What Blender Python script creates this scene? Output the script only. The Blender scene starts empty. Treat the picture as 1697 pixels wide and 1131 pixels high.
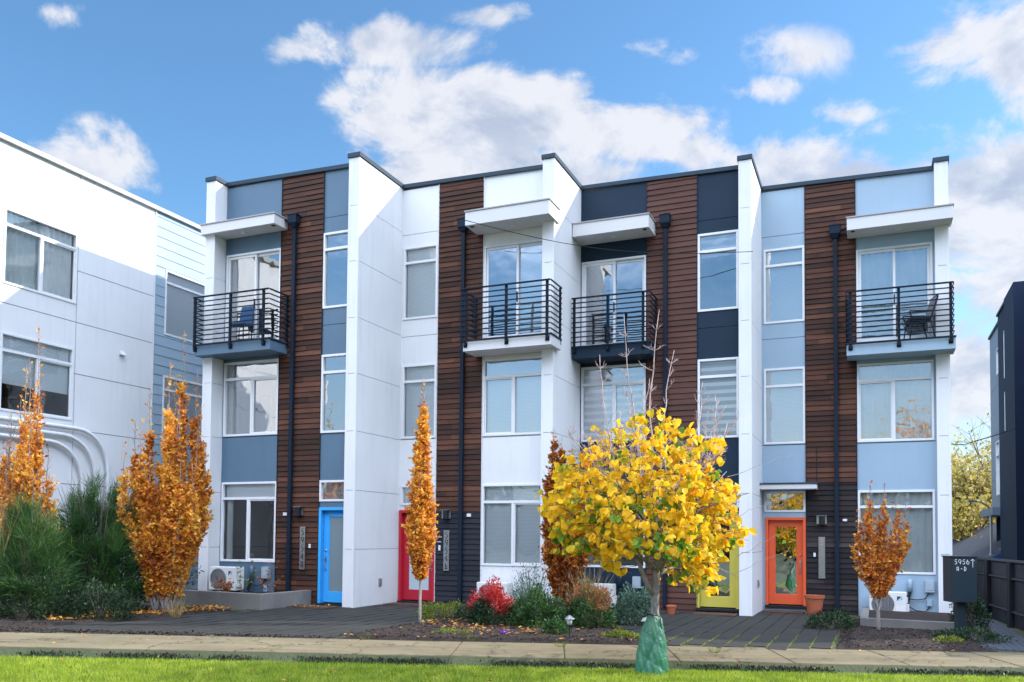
import bpy, math, random
import numpy as np
from mathutils import Vector, Matrix
random.seed(7); RNG = np.random.default_rng(11)
scene = bpy.context.scene
R = math.radians
# ------------------------------------------------------------------ camera
EYE = 1.589
cam_data = bpy.data.cameras.new('camera'); cam = bpy.data.objects.new('camera', cam_data)
scene.collection.objects.link(cam); scene.camera = cam
cam_data.sensor_width = 36.0; cam_data.lens = 1425.45/1697*36
cam_data.shift_y = 268.65/1697; cam_data.clip_end = 2000; cam_data.clip_start = .05
cam.matrix_world = Matrix.Translation((0, 0, EYE)) @ Matrix.Rotation(R(90+2.2345), 4, 'X') @ Matrix.Rotation(R(.4839), 4, 'Z')
# ------------------------------------------------------------------ world
SUN = Vector((1.807, .40, 1.05)).normalized()
elev = math.asin(SUN.z); azim = math.atan2(SUN.x, SUN.y)      # from +Y clockwise
world = bpy.data.worlds.new('World'); scene.world = world; world.use_nodes = True
wn, wl = world.node_tree.nodes, world.node_tree.links
wn.clear()
def W(t, **k):
    n = wn.new(t)
    for a, b in k.items(): setattr(n, a, b)
    return n
def wmath(op, a, b=None, c=None, clamp=False):
    n = W('ShaderNodeMath', operation=op); n.use_clamp = clamp
    for i, v in enumerate((a, b, c)):
        if v is None: continue
        if isinstance(v, (int, float)): n.inputs[i].default_value = v
        else: wl.new(v, n.inputs[i])
    return n.outputs[0]
out = W('ShaderNodeOutputWorld'); bg = W('ShaderNodeBackground'); wl.new(bg.outputs[0], out.inputs[0])
sky = W('ShaderNodeTexSky', sky_type='NISHITA'); sky.sun_disc = False
sky.sun_elevation = elev; sky.sun_rotation = azim; sky.air_density = 1.0; sky.dust_density = .3; sky.ozone_density = 3.0
tc = W('ShaderNodeTexCoord'); sep = W('ShaderNodeSeparateXYZ'); wl.new(tc.outputs['Generated'], sep.inputs[0])
ay = wmath('MAXIMUM', wmath('ABSOLUTE', sep.outputs[1]), .12)
A_ = wmath('DIVIDE', sep.outputs[0], ay); B_ = wmath('DIVIDE', sep.outputs[2], ay)
n1 = W('ShaderNodeTexNoise'); n1.inputs['Scale'].default_value = 6.5; n1.inputs['Detail'].default_value = 12; n1.inputs['Roughness'].default_value = .60; n1.inputs['Distortion'].default_value = .25
mp = W('ShaderNodeMapping'); mp.inputs['Scale'].default_value = (1, 1, 1.5); wl.new(tc.outputs['Generated'], mp.inputs[0]); wl.new(mp.outputs[0], n1.inputs['Vector'])
mp2 = W('ShaderNodeMapping'); mp2.inputs['Scale'].default_value = (1, 1, 1.5); mp2.inputs['Location'].default_value = (-.018, 0, -.045); wl.new(tc.outputs['Generated'], mp2.inputs[0])
n2 = W('ShaderNodeTexNoise'); n2.inputs['Scale'].default_value = 6.5; n2.inputs['Detail'].default_value = 12; n2.inputs['Roughness'].default_value = .60; n2.inputs['Distortion'].default_value = .25
wl.new(mp2.outputs[0], n2.inputs['Vector'])
# cloud banks: direction (x/y, z/y), half sizes, weight
CLOUDS = [(-.13, .49, .13, .06, 1.2), (.01, .49, .16, .06, 1.25), (.13, .475, .14, .06, 1.25), (.21, .455, .08, .05, 1.1), (.06, .53, .07, .03, 1.0), (0, .43, .28, .05, 1.25), (-.19, .42, .08, .04, 1.0),
          (-.15, .585, .12, .035, .82), (-.27, .575, .07, .035, .82), (-.51, .43, .075, .045, 1.0), (.30, .42, .12, .06, 1.4), (.42, .415, .14, .06, 1.45), (.54, .42, .17, .075, 1.5), (.50, .36, .17, .06, 1.35), (.60, .29, .16, .06, 1.15), (.50, .30, .14, .04, 1.0),
          (.60, .575, .12, .07, 1.2), (.62, .51, .07, .05, .9), (.16, .58, .06, .035, .78), (.27, .575, .12, .03, .36), (-.54, .615, .04, .03, .7), (.27, .53, .06, .02, .7), (-.03, .62, .09, .02, .72), (.52, .20, .25, .09, 1.1), (.40, .50, .05, .02, .6)]
F = None
for a, b, ra, rb, w in CLOUDS:
    da = wmath('MULTIPLY', wmath('SUBTRACT', A_, a), 1/ra); db = wmath('MULTIPLY', wmath('SUBTRACT', B_, b), 1/rb)
    r2 = wmath('MULTIPLY_ADD', da, da, wmath('MULTIPLY', db, db))
    m = wmath('MULTIPLY_ADD', wmath('SQRT', r2), -.55*w, w*.88)
    m = wmath('MAXIMUM', m, 0)
    F = m if F is None else wmath('MAXIMUM', F, m)
def density(noise):
    return wmath('ADD', F, wmath('MULTIPLY', wmath('SUBTRACT', noise, .5), 2.6))
d1 = density(n1.outputs[0]); d2 = density(n2.outputs[0])
alpha = W('ShaderNodeMapRange', interpolation_type='SMOOTHSTEP'); wl.new(d1, alpha.inputs[0]); alpha.inputs[1].default_value = .34; alpha.inputs[2].default_value = .70
gate = wmath('MULTIPLY', F, 6, clamp=True)
cover = wmath('MULTIPLY', wmath('MULTIPLY', alpha.outputs[0], gate), .93)
lit = W('ShaderNodeMapRange'); wl.new(wmath('SUBTRACT', d1, d2), lit.inputs[0]); lit.inputs[1].default_value = -.16; lit.inputs[2].default_value = .30
thick = W('ShaderNodeMapRange'); wl.new(d2, thick.inputs[0]); thick.inputs[1].default_value = .75; thick.inputs[2].default_value = 1.5; thick.inputs[3].default_value = 1; thick.inputs[4].default_value = .0
sh = wmath('MULTIPLY', wmath('ADD', wmath('MULTIPLY', lit.outputs[0], .55), wmath('MULTIPLY', thick.outputs[0], .55)), 1, clamp=True)
cr = W('ShaderNodeValToRGB'); wl.new(sh, cr.inputs[0])
CL_K = 1.0
cr.color_ramp.elements[0].color = (1.9, 2.2, 2.9, 1); cr.color_ramp.elements[1].color = (3.9, 3.95, 4.2, 1)
e_ = cr.color_ramp.elements.new(.5); e_.color = (2.8, 3.05, 3.6, 1)
hs = W('ShaderNodeHueSaturation'); hs.inputs['Saturation'].default_value = 1.03; hs.inputs['Value'].default_value = 1.0; wl.new(sky.outputs[0], hs.inputs['Color'])
tn = W('ShaderNodeMix', data_type='RGBA', blend_type='MULTIPLY'); tn.inputs[0].default_value = 1; wl.new(hs.outputs[0], tn.inputs[6]); tn.inputs[7].default_value = (.78, 1.0, 1.05, 1)
mix = W('ShaderNodeMix', data_type='RGBA'); wl.new(cover, mix.inputs[0])
hz = W('ShaderNodeMapRange', interpolation_type='SMOOTHSTEP'); wl.new(sep.outputs[2], hz.inputs[0]); hz.inputs[1].default_value = .02; hz.inputs[2].default_value = .36; hz.inputs[3].default_value = .72; hz.inputs[4].default_value = 0
mh = W('ShaderNodeMix', data_type='RGBA'); wl.new(hz.outputs[0], mh.inputs[0]); wl.new(tn.outputs[2], mh.inputs[6]); mh.inputs[7].default_value = (3.2, 3.4, 3.7, 1); wl.new(mh.outputs[2], mix.inputs[6]); wl.new(cr.outputs[0], mix.inputs[7])
# unseen bright cloud added high behind the viewer to light the shaded facades
def wss(v, a, b):
    n = W('ShaderNodeMapRange', interpolation_type='SMOOTHSTEP'); wl.new(v, n.inputs[0]); n.inputs[1].default_value = a; n.inputs[2].default_value = b; return n.outputs[0]
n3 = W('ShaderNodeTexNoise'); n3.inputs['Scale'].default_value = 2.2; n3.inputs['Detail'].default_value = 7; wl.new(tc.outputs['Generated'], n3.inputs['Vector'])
rear_fill = wmath('MULTIPLY', wmath('MULTIPLY', wss(sep.outputs[1], .25, -.25), wss(wmath('ADD', sep.outputs[2], wmath('MULTIPLY', n3.outputs[0], .25)), .42, .70)), wss(n3.outputs[0], .25, .5))
mixb = W('ShaderNodeMix', data_type='RGBA'); wl.new(rear_fill, mixb.inputs[0]); wl.new(mix.outputs[2], mixb.inputs[6]); mixb.inputs[7].default_value = (18, 20, 24.5, 1)
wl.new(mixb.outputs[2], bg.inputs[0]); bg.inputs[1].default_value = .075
# ------------------------------------------------------------------ sun, exposure
sd = bpy.data.lights.new('sun', 'SUN'); sd.energy = 2.0; sd.angle = R(.53); sd.color = (1, .93, .82)
so = bpy.data.objects.new('sun', sd); scene.collection.objects.link(so)
so.rotation_euler = SUN.to_track_quat('Z', 'Y').to_euler()
scene.view_settings.view_transform = 'Standard'; scene.view_settings.look = 'None'
scene.view_settings.exposure = 1.62; scene.view_settings.gamma = 1
scene.cycles.max_bounces = 8; scene.cycles.transparent_max_bounces = 12
# ------------------------------------------------------------------ helpers
TH = R(22.8147); CT, ST = math.cos(TH), math.sin(TH)
def uv(u, v, z=0): return Vector((u*CT+v*ST, -u*ST+v*CT, z))
def gz(x): return -.012*x
col = scene.collection
def tag(o, label=None, cat=None, group=None, kind=None):
    if label: o['label'] = label
    if cat: o['category'] = cat
    if group: o['group'] = group
    if kind: o['kind'] = kind
    return o
def empty(name, loc=(0, 0, 0), rz=0, label=None, cat=None, group=None):
    o = bpy.data.objects.new(name, None); col.objects.link(o); o.location = loc; o.rotation_euler = (0, 0, rz); o.empty_display_size = .2
    return tag(o, label, cat, group)
class MB:
    def __init__(s): s.v = []; s.f = []; s.sm = False
    def quad(s, a, b, c, d):
        n = len(s.v); s.v += [tuple(a), tuple(b), tuple(c), tuple(d)]; s.f.append((n, n+1, n+2, n+3)); return s
    def hexa(s, p):   # 8 pts: bottom 4 ccw, top 4 ccw
        n = len(s.v); s.v += [tuple(q) for q in p]
        for f in ((3, 2, 1, 0), (4, 5, 6, 7), (0, 1, 5, 4), (1, 2, 6, 5), (2, 3, 7, 6), (3, 0, 4, 7)): s.f.append(tuple(n+i for i in f))
        return s
    def box(s, x0, x1, y0, y1, z0, z1):
        return s.hexa([(x0, y0, z0), (x1, y0, z0), (x1, y1, z0), (x0, y1, z0), (x0, y0, z1), (x1, y0, z1), (x1, y1, z1), (x0, y1, z1)])
    def tube(s, pts, r, n=6, cap=True):
        pts = [Vector(p) for p in pts]; rr = r if isinstance(r, (list, tuple)) else [r]*len(pts)
        base = len(s.v); ref = None
        for i, p in enumerate(pts):
            t = (pts[min(i+1, len(pts)-1)]-pts[max(i-1, 0)])
            if t.length < 1e-9: t = Vector((0, 0, 1))
            t.normalize()
            if ref is None or abs(ref.dot(t)) > .98: ref = Vector((0, 0, 1)) if abs(t.z) < .9 else Vector((1, 0, 0))
            a = ref.cross(t).normalized(); b = t.cross(a); ref = b.cross(t)*-1 if False else ref
            for k in range(n):
                an = 2*math.pi*k/n; s.v.append(tuple(p+a*(math.cos(an)*rr[i])+b*(math.sin(an)*rr[i])))
        for i in range(len(pts)-1):
            for k in range(n):
                k2 = (k+1) % n; s.f.append((base+i*n+k, base+i*n+k2, base+(i+1)*n+k2, base+(i+1)*n+k))
        if cap:
            s.f.append(tuple(base+k for k in range(n-1, -1, -1))); m = base+(len(pts)-1)*n; s.f.append(tuple(m+k for k in range(n)))
        return s
    def lathe(s, prof, n=20, cx=0, cy=0):   # prof: (r, z)
        base = len(s.v)
        for r, z in prof:
            for k in range(n):
                an = 2*math.pi*k/n; s.v.append((cx+r*math.cos(an), cy+r*math.sin(an), z))
        for i in range(len(prof)-1):
            for k in range(n):
                k2 = (k+1) % n; s.f.append((base+i*n+k, base+i*n+k2, base+(i+1)*n+k2, base+(i+1)*n+k))
        return s
    def prism(s, poly, axis, t0, t1):       # poly in 2d, extruded along axis 'y','x' or 'z'
        base = len(s.v); n = len(poly)
        for t in (t0, t1):
            for a, b in poly: s.v.append({'x': (t, a, b), 'y': (a, t, b), 'z': (a, b, t)}[axis])
        for k in range(n):
            k2 = (k+1) % n; s.f.append((base+k, base+k2, base+n+k2, base+n+k))
        s.f.append(tuple(base+k for k in range(n-1, -1, -1))); s.f.append(tuple(base+n+k for k in range(n)))
        return s
    def build(s, name, mat, parent=None, bevel=0, smooth=False, loc=None, fix=True):
        me = bpy.data.meshes.new(name); me.from_pydata(s.v, [], s.f); me.update()
        o = bpy.data.objects.new(name, me); col.objects.link(o); me.materials.append(mat)
        if fix:
            import bmesh
            bm = bmesh.new(); bm.from_mesh(me); bmesh.ops.recalc_face_normals(bm, faces=bm.faces); bm.to_mesh(me); bm.free()
        if smooth: me.polygons.foreach_set('use_smooth', [True]*len(me.polygons))
        if parent is not None: o.parent = parent
        if loc is not None: o.location = loc
        if bevel:
            m = o.modifiers.new('bevel', 'BEVEL'); m.width = bevel; m.segments = 2; m.limit_method = 'ANGLE'
        return o
def np_mesh(name, V, Fc, mat, parent=None, smooth=False):
    """V (n,3), Fc (m,k) all faces of k corners"""
    me = bpy.data.meshes.new(name); V = np.ascontiguousarray(V, dtype=np.float32); Fc = np.ascontiguousarray(Fc, dtype=np.int32)
    me.vertices.add(len(V)); me.vertices.foreach_set('co', V.ravel())
    k = Fc.shape[1]; me.loops.add(Fc.size); me.loops.foreach_set('vertex_index', Fc.ravel())
    me.polygons.add(len(Fc)); me.polygons.foreach_set('loop_start', np.arange(0, Fc.size, k, dtype=np.int32)); me.polygons.foreach_set('loop_total', np.full(len(Fc), k, dtype=np.int32))
    if smooth: me.polygons.foreach_set('use_smooth', np.ones(len(Fc), dtype=bool))
    me.update(calc_edges=True); me.validate()
    o = bpy.data.objects.new(name, me); col.objects.link(o); me.materials.append(mat)
    if parent is not None: o.parent = parent
    return o
# ------------------------------------------------------------------ materials
def lin(r, g, b):
    f = lambda c: (c/255/12.92 if c/255 <= .04045 else ((c/255+.055)/1.055)**2.4)
    return (f(r), f(g), f(b))
class NT:
    def __init__(s, name):
        s.m = bpy.data.materials.new(name); s.m.use_nodes = True; s.n = s.m.node_tree.nodes; s.l = s.m.node_tree.links
        s.n.clear(); s.out = s.n.new('ShaderNodeOutputMaterial')
    def N(s, t, ins=None, **k):
        n = s.n.new(t)
        for a, b in k.items(): setattr(n, a, b)
        for a, b in (ins or {}).items():
            if hasattr(b, 'is_linked') or hasattr(b, 'links'): s.l.new(b, n.inputs[a])
            else: n.inputs[a].default_value = b
        return n
    def math(s, op, a, b=None, clamp=False):
        n = s.n.new('ShaderNodeMath'); n.operation = op; n.use_clamp = clamp
        for i, v in enumerate((a, b)):
            if v is None: continue
            if isinstance(v, (int, float)): n.inputs[i].default_value = v
            else: s.l.new(v, n.inputs[i])
        return n.outputs[0]
    def coord(s, scale=(1, 1, 1), kind='Object'):
        t = s.N('ShaderNodeTexCoord'); m = s.N('ShaderNodeMapping', {0: t.outputs[kind], 3: scale}); return m.outputs[0]
    def noise(s, vec, scale, detail=4, rough=.55, dist=0):
        return s.N('ShaderNodeTexNoise', {'Vector': vec, 'Scale': scale, 'Detail': detail, 'Roughness': rough, 'Distortion': dist}).outputs[0]
    def ramp(s, fac, stops, interp='LINEAR'):
        n = s.N('ShaderNodeValToRGB', {0: fac}); e = n.color_ramp.elements; n.color_ramp.interpolation = interp
        while len(e) < len(stops): e.new(.5)
        for q, (p, c) in zip(e, stops): q.position = p; q.color = tuple(c)+(1,) if len(c) == 3 else c
        return n.outputs[0]
    def mix(s, fac, a, b, mode='MIX'):
        n = s.N('ShaderNodeMix', data_type='RGBA', blend_type=mode)
        for i, v in ((0, fac), (6, a), (7, b)):
            if isinstance(v, (int, float)): n.inputs[i].default_value = v
            elif isinstance(v, tuple): n.inputs[i].default_value = v+(1,) if len(v) == 3 else v
            else: s.l.new(v, n.inputs[i])
        return n.outputs[2]
    def bump(s, h, strength=.3, dist=.01):
        return s.N('ShaderNodeBump', {'Height': h, 'Strength': strength, 'Distance': dist}).outputs[0]
    def bsdf(s, color, rough=.5, normal=None, metal=0, spec=.5, **k):
        ins = {'Base Color': color if not isinstance(color, tuple) else color+(1,), 'Roughness': rough, 'Metallic': metal, 'Specular IOR Level': spec}
        if normal is not None: ins['Normal'] = normal
        b = s.N('ShaderNodeBsdfPrincipled', ins); s.l.new(b.outputs[0], s.out.inputs[0]); return b
def scl(c, k): return tuple(x*k for x in c)
def paint(name, c, rough=.55, var=.10, scale=1.2, bump=.15, dirt=.0, metal=0, spec=.4):
    t = NT(name); co = t.coord(); n = t.noise(co, scale, 5, .6); n2 = t.noise(co, scale*40, 3)
    c1 = t.ramp(n, [(.3, scl(c, 1-var)), (.7, scl(c, 1+var*.6))])
    if dirt:
        st = t.noise(t.coord((3.5, 3.5, .25)), 2.0, 5, .65)
        c1 = t.mix(t.math('MULTIPLY', t.ramp(st, [(.52, (0, 0, 0)), (.8, (1, 1, 1))]), dirt), c1, scl(c, .45))
    t.bsdf(c1, rough, t.bump(n2, bump, .004), metal, spec); return t.m
def metalp(name, c, rough=.4, metal=.0, spec=.15):
    return paint(name, c, rough, .08, 3, .05, metal=metal, spec=spec if not metal else .5)
M = {}
M['white'] = paint('white_panel', (.69, .70, .715), .6, .05, .7, .1, dirt=.22, spec=.25)
M['greyblue'] = paint('slate_blue_panel', (.088, .155, .225), .5, .08, .8, .1, dirt=.2)
M['charcoal'] = paint('charcoal_panel', (.010, .026, .048), .6, .12, .8, .1, dirt=.1, spec=.2)
M['lightblue'] = paint('light_blue_panel', (.29, .40, .50), .5, .05, .8, .1, dirt=.12)
M['backing'] = paint('joint_backing', (.12, .13, .15), .8)  # darker backing wall that shows through the open panel joints
M['cap'] = metalp('cap_flashing', (.035, .055, .08), .45)
M['vinyl'] = paint('white_vinyl', (.70, .71, .73), .35, .02, 3, .02)
M['rail'] = metalp('black_rail', (.007, .013, .024), .6)
M['spout'] = metalp('dark_downspout', (.009, .017, .032), .6)
M['soffit'] = paint('soffit_white', (.60, .60, .61), .6, .03)
M['roofdeck'] = paint('roof_membrane', (.35, .35, .36), .8)
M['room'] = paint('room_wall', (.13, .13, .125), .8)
M['steel'] = metalp('brushed_steel', (.45, .45, .46), .35, .9)
M['dark'] = metalp('dark_metal', (.02, .022, .026), .5)
M['conc'] = None
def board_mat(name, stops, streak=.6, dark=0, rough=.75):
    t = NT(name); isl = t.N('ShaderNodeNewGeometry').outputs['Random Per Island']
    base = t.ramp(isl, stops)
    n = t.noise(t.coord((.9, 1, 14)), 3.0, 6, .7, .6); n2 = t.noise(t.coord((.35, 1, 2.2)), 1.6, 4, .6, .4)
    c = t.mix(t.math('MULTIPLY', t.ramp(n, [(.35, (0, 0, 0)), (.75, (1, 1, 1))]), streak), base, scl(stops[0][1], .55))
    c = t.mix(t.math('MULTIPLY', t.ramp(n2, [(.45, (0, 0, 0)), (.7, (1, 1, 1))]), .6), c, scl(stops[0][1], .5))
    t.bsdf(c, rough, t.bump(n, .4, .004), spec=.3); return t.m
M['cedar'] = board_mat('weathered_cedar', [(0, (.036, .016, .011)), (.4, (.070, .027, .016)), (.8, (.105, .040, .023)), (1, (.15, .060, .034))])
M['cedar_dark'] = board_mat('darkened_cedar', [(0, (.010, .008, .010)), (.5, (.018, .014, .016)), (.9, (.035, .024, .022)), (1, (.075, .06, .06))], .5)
M['brownboard'] = board_mat('brown_fibre_board', [(0, (.085, .036, .027)), (1, (.10, .043, .032))], .12)
M['darkboard'] = board_mat('charcoal_fibre_board', [(0, (.016, .018, .026)), (1, (.022, .024, .034))], .12)
def glass_mat(name, base=.30, rough=0.0, tint=(.93, .96, .97)):
    t = NT(name); nz = t.noise(t.coord((1, 1, 1)), 1.7, 2, .5); bm = t.bump(nz, .22, .03)
    g = t.N('ShaderNodeBsdfGlossy', {'Color': (.95, .97, 1, 1), 'Roughness': rough, 'Normal': bm})
    tr = t.N('ShaderNodeBsdfTransparent', {'Color': tint+(1,)})
    fr = t.N('ShaderNodeFresnel', {'IOR': 1.5}); f = t.math('ADD', t.math('MULTIPLY', fr.outputs[0], 1.2), base-.05, clamp=True)
    mx = t.N('ShaderNodeMixShader', {0: f, 1: tr.outputs[0], 2: g.outputs[0]}); t.l.new(mx.outputs[0], t.out.inputs[0]); return t.m
M['glass'] = glass_mat('window_glass', .42)
M['glass_low'] = glass_mat('window_glass_clear', .14)
M['glass_dark'] = glass_mat('window_glass_dark', .06)
M['glass_door'] = glass_mat('door_glass', .45)
def frosted(name, c):
    t = NT(name); n = t.noise(t.coord(), 60, 3); b = t.bsdf(c, .25, t.bump(n, .3, .003), spec=.8); b.inputs['Coat Weight'].default_value = .6; b.inputs['Coat Roughness'].default_value = .15; return t.m
M['frost_grey'] = frosted('frosted_glass_grey', (.20, .26, .28)); M['frost_white'] = frosted('frosted_glass_pale', (.45, .56, .62))
def blind_mat(name, c, period, duty=.35, dk=.6, axis='Z', trans=.0):
    t = NT(name); w = t.N('ShaderNodeTexWave', {'Vector': t.coord(), 'Scale': .3141592/period if True else 1}, wave_type='BANDS', bands_direction=axis).outputs[1]
    cc = t.ramp(w, [(duty, scl(c, dk)), (duty+.25, c)]); t.bsdf(cc, .6); return t.m
M['blind'] = blind_mat('white_mini_blind', (.86, .90, .92), .030, .25, .78)
M['zebra'] = blind_mat('banded_shade', (.90, .93, .95), .17, .42, .55)
M['curtain'] = paint('pale_curtain', (.74, .77, .76), .9, .1, 3)
M['screen'] = paint('insect_screen', (.05, .10, .17), .6, .25, 3)
def door_paint(n, c): return paint(n, c, .35, .05, 2, .03)
M['d_blue'] = door_paint('sky_blue_door_paint', (.05, .40, .85)); M['d_red'] = door_paint('crimson_door_paint', (.47, .016, .035))
M['d_yellow'] = door_paint('olive_yellow_door_paint', (.52, .45, .08)); M['d_orange'] = door_paint('orange_door_paint', (.75, .12, .045))
def concrete(name, c, var=.25, joints=None, rough=.85, moss=0, stain=.25, crack=0):
    t = NT(name); co = t.coord(); n = t.noise(co, 1.1, 7, .65); n2 = t.noise(co, 45, 4, .6); n3 = t.noise(co, 6, 5, .7)
    cc = t.ramp(n, [(.25, scl(c, 1-var)), (.55, c), (.8, scl(c, 1+var*.5))])
    cc = t.mix(.35, cc, t.ramp(n2, [(.3, scl(c, .6)), (.7, scl(c, 1.25))]))
    cc = t.mix(t.math('MULTIPLY', t.ramp(n3, [(.55, (0, 0, 0)), (.75, (1, 1, 1))]), .45), cc, scl(c, .5))
    if moss: cc = t.mix(t.math('MULTIPLY', t.ramp(t.noise(co, 2.3, 6, .7), [(.5, (0, 0, 0)), (.66, (1, 1, 1))]), moss), cc, (.05, .08, .02))
    n4 = t.noise(t.coord((.35, 2.2, 1)), 1.3, 8, .75, .8); cc = t.mix(t.math('MULTIPLY', t.ramp(n4, [(.42, (0, 0, 0)), (.62, (1, 1, 1))]), stain), cc, scl(c, .42))
    if crack:
        wob = t.N('ShaderNodeVectorMath', {0: co, 1: t.N('ShaderNodeTexNoise', {'Vector': co, 'Scale': 3.0, 'Detail': 5}).outputs[1]}, operation='ADD').outputs[0]
        vd = t.N('ShaderNodeTexVoronoi', {'Vector': wob, 'Scale': .55}, feature='DISTANCE_TO_EDGE').outputs[0]
        cc = t.mix(t.ramp(vd, [(.0, (1, 1, 1)), (.006, (.8, .8, .8)), (.012, (0, 0, 0))]), cc, scl(c, .25))
    t.bsdf(cc, rough, t.bump(n2, .5, .006), spec=.25); return t.m
M['conc'] = concrete('weathered_concrete', (.20, .195, .185), .3)
M['sidewalk'] = concrete('sidewalk_concrete', (.21, .172, .105), .30, moss=.30, stain=.5, crack=1)
M['paver'] = concrete('grey_paver', (.034, .034, .032), .25, moss=.1)
M['soil'] = concrete('dark_mulch_ground', (.035, .026, .022), .5, rough=.95)
M['deck'] = concrete('dark_path_board', (.07, .08, .10), .3)
def leaf_mat(name, stops, trans=.45, rough=.5, nscale=1.5, namt=.35, spec=.3):
    t = NT(name); isl = t.N('ShaderNodeNewGeometry').outputs['Random Per Island']; n = t.noise(t.coord(), nscale, 3)
    f = t.math('ADD', t.math('MULTIPLY', isl, 1-namt), t.math('MULTIPLY', t.ramp(n, [(.3, (0, 0, 0)), (.7, (1, 1, 1))]), namt))
    c = t.ramp(f, stops)
    p = t.N('ShaderNodeBsdfPrincipled', {'Base Color': c, 'Roughness': rough, 'Specular IOR Level': spec})
    tl = t.N('ShaderNodeBsdfTranslucent', {'Color': c}); mx = t.N('ShaderNodeMixShader', {0: trans, 1: p.outputs[0], 2: tl.outputs[0]})
    t.l.new(mx.outputs[0], t.out.inputs[0]); return t.m
M['beech'] = leaf_mat('copper_beech_leaf', [(0, (.14, .03, .015)), (.18, (.36, .08, .025)), (.35, (.68, .24, .04)), (.55, (.88, .44, .06)), (.78, (.95, .62, .10)), (.95, (.92, .70, .28)), (1, (.90, .78, .5))], .42, nscale=1.3, namt=.5)
M['beech_dark'] = leaf_mat('brown_beech_leaf', [(0, (.14, .03, .014)), (.35, (.32, .075, .018)), (.7, (.60, .22, .025)), (1, (.75, .40, .05))], .4)
M['beech_red'] = leaf_mat('russet_leaf', [(0, (.20, .04, .02)), (.35, (.58, .16, .035)), (.7, (.84, .38, .06)), (1, (.66, .55, .12))], .4)
M['yellow'] = leaf_mat('golden_redbud_leaf', [(0, (.07, .20, .02)), (.14, (.20, .36, .03)), (.24, (.58, .56, .03)), (.34, (.86, .58, .02)), (.6, (.93, .56, .015)), (.85, (.95, .70, .06)), (.97, (.90, .38, .03)), (1, (.85, .28, .03))], .5, nscale=2.2, namt=.45)
M['freshgreen'] = leaf_mat('still_green_leaf', [(0, (.05, .17, .015)), (.6, (.14, .32, .03)), (1, (.35, .48, .04))], .45)
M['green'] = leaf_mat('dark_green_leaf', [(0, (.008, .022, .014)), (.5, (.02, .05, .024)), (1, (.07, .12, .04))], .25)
M['broom'] = leaf_mat('broom_stem_green', [(0, (.008, .028, .012)), (.4, (.03, .085, .025)), (.8, (.085, .19, .04)), (1, (.28, .36, .05))], .25)
M['nandred'] = leaf_mat('scarlet_leaf', [(0, (.28, .012, .02)), (.6, (.52, .03, .035)), (1, (.65, .22, .14))], .35)
M['nandmix'] = leaf_mat('bronze_green_leaf', [(0, (.03, .08, .03)), (.35, (.10, .16, .04)), (.55, (.32, .14, .06)), (.8, (.52, .12, .06)), (1, (.60, .38, .24))], .35)
M['nandgrn'] = leaf_mat('lime_tipped_leaf', [(0, (.015, .05, .02)), (.5, (.035, .10, .03)), (.85, (.12, .22, .05)), (1, (.45, .42, .16))], .3)
M['greygreen'] = leaf_mat('grey_green_leaf', [(0, (.04, .09, .06)), (.6, (.10, .18, .12)), (1, (.22, .32, .22))], .25)
M['lime'] = leaf_mat('lime_ground_leaf', [(0, (.06, .10, .02)), (.6, (.22, .27, .03)), (1, (.45, .42, .06))], .35)
M['straw'] = leaf_mat('straw_blade', [(0, (.20, .15, .06)), (.6, (.42, .33, .16)), (1, (.5, .24, .1))], .3)
M['grass'] = leaf_mat('lawn_blade', [(0, (.10, .17, .015)), (.4, (.25, .36, .022)), (.75, (.42, .50, .05)), (1, (.60, .58, .16))], .45, nscale=3.0, namt=.5)
M['farleaf'] = leaf_mat('far_gold_leaf', [(0, (.22, .22, .05)), (.5, (.55, .44, .09)), (1, (.75, .60, .25))], .4)
M['fallen'] = leaf_mat('fallen_leaf', [(0, (.16, .05, .02)), (.5, (.45, .20, .04)), (1, (.62, .42, .08))], .2)
M['chip'] = leaf_mat('bark_chip', [(0, (.010, .007, .007)), (.7, (.035, .022, .020)), (1, (.16, .10, .09))], 0)
def bark(name, c):
    t = NT(name); n = t.noise(t.coord((1, 1, .5)), 30, 5, .7); t.bsdf(t.ramp(n, [(.3, scl(c, .45)), (.6, c), (.8, scl(c, 1.2))]), .85, t.bump(n, .6, .006)); return t.m
M['bark_pale'] = bark('pale_bark', (.30, .27, .26)); M['bark'] = bark('grey_bark', (.17, .14, .115)); M['twig'] = bark('bare_twig', (.50, .38, .36)); M['twig_red'] = bark('red_twig', (.28, .13, .10))
M['violet'] = leaf_mat('violet_petal', [(0, (.10, .03, .35)), (1, (.25, .10, .6))], .3)
# ------------------------------------------------------------------ ground, pavements
gs = NT('ground_soil'); _c = gs.coord(); _n = gs.noise(_c, .8, 6, .7); gs.bsdf(gs.ramp(_n, [(.3, (.035, .05, .018)), (.6, (.06, .07, .03)), (.8, (.08, .065, .045))]), .95, gs.bump(gs.noise(_c, 20, 4), .6, .03)); M['ground'] = gs.m
def ss(a, b, t): t = np.clip((t-a)/(b-a), 0, 1); return t*t*(3-2*t)
xs = np.unique(np.concatenate([np.linspace(-300, 300, 61), np.linspace(-20, 20, 41)])); ys = np.unique(np.concatenate([np.array([-200, -100, -50, -20, 0, 6, 8, 9, 10, 11.40, 11.43]), np.linspace(12, 30, 19), np.array([32, 36, 40, 50, 70, 100, 200, 400, 700])]))
GX, GY = np.meshgrid(xs, ys); GZ = -.012*np.clip(GX, -30, 30) - .012 - .075*(GY < 11.42) - 2.6*ss(23, 34, GY)*ss(8, 12, GX*1.0)
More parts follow.
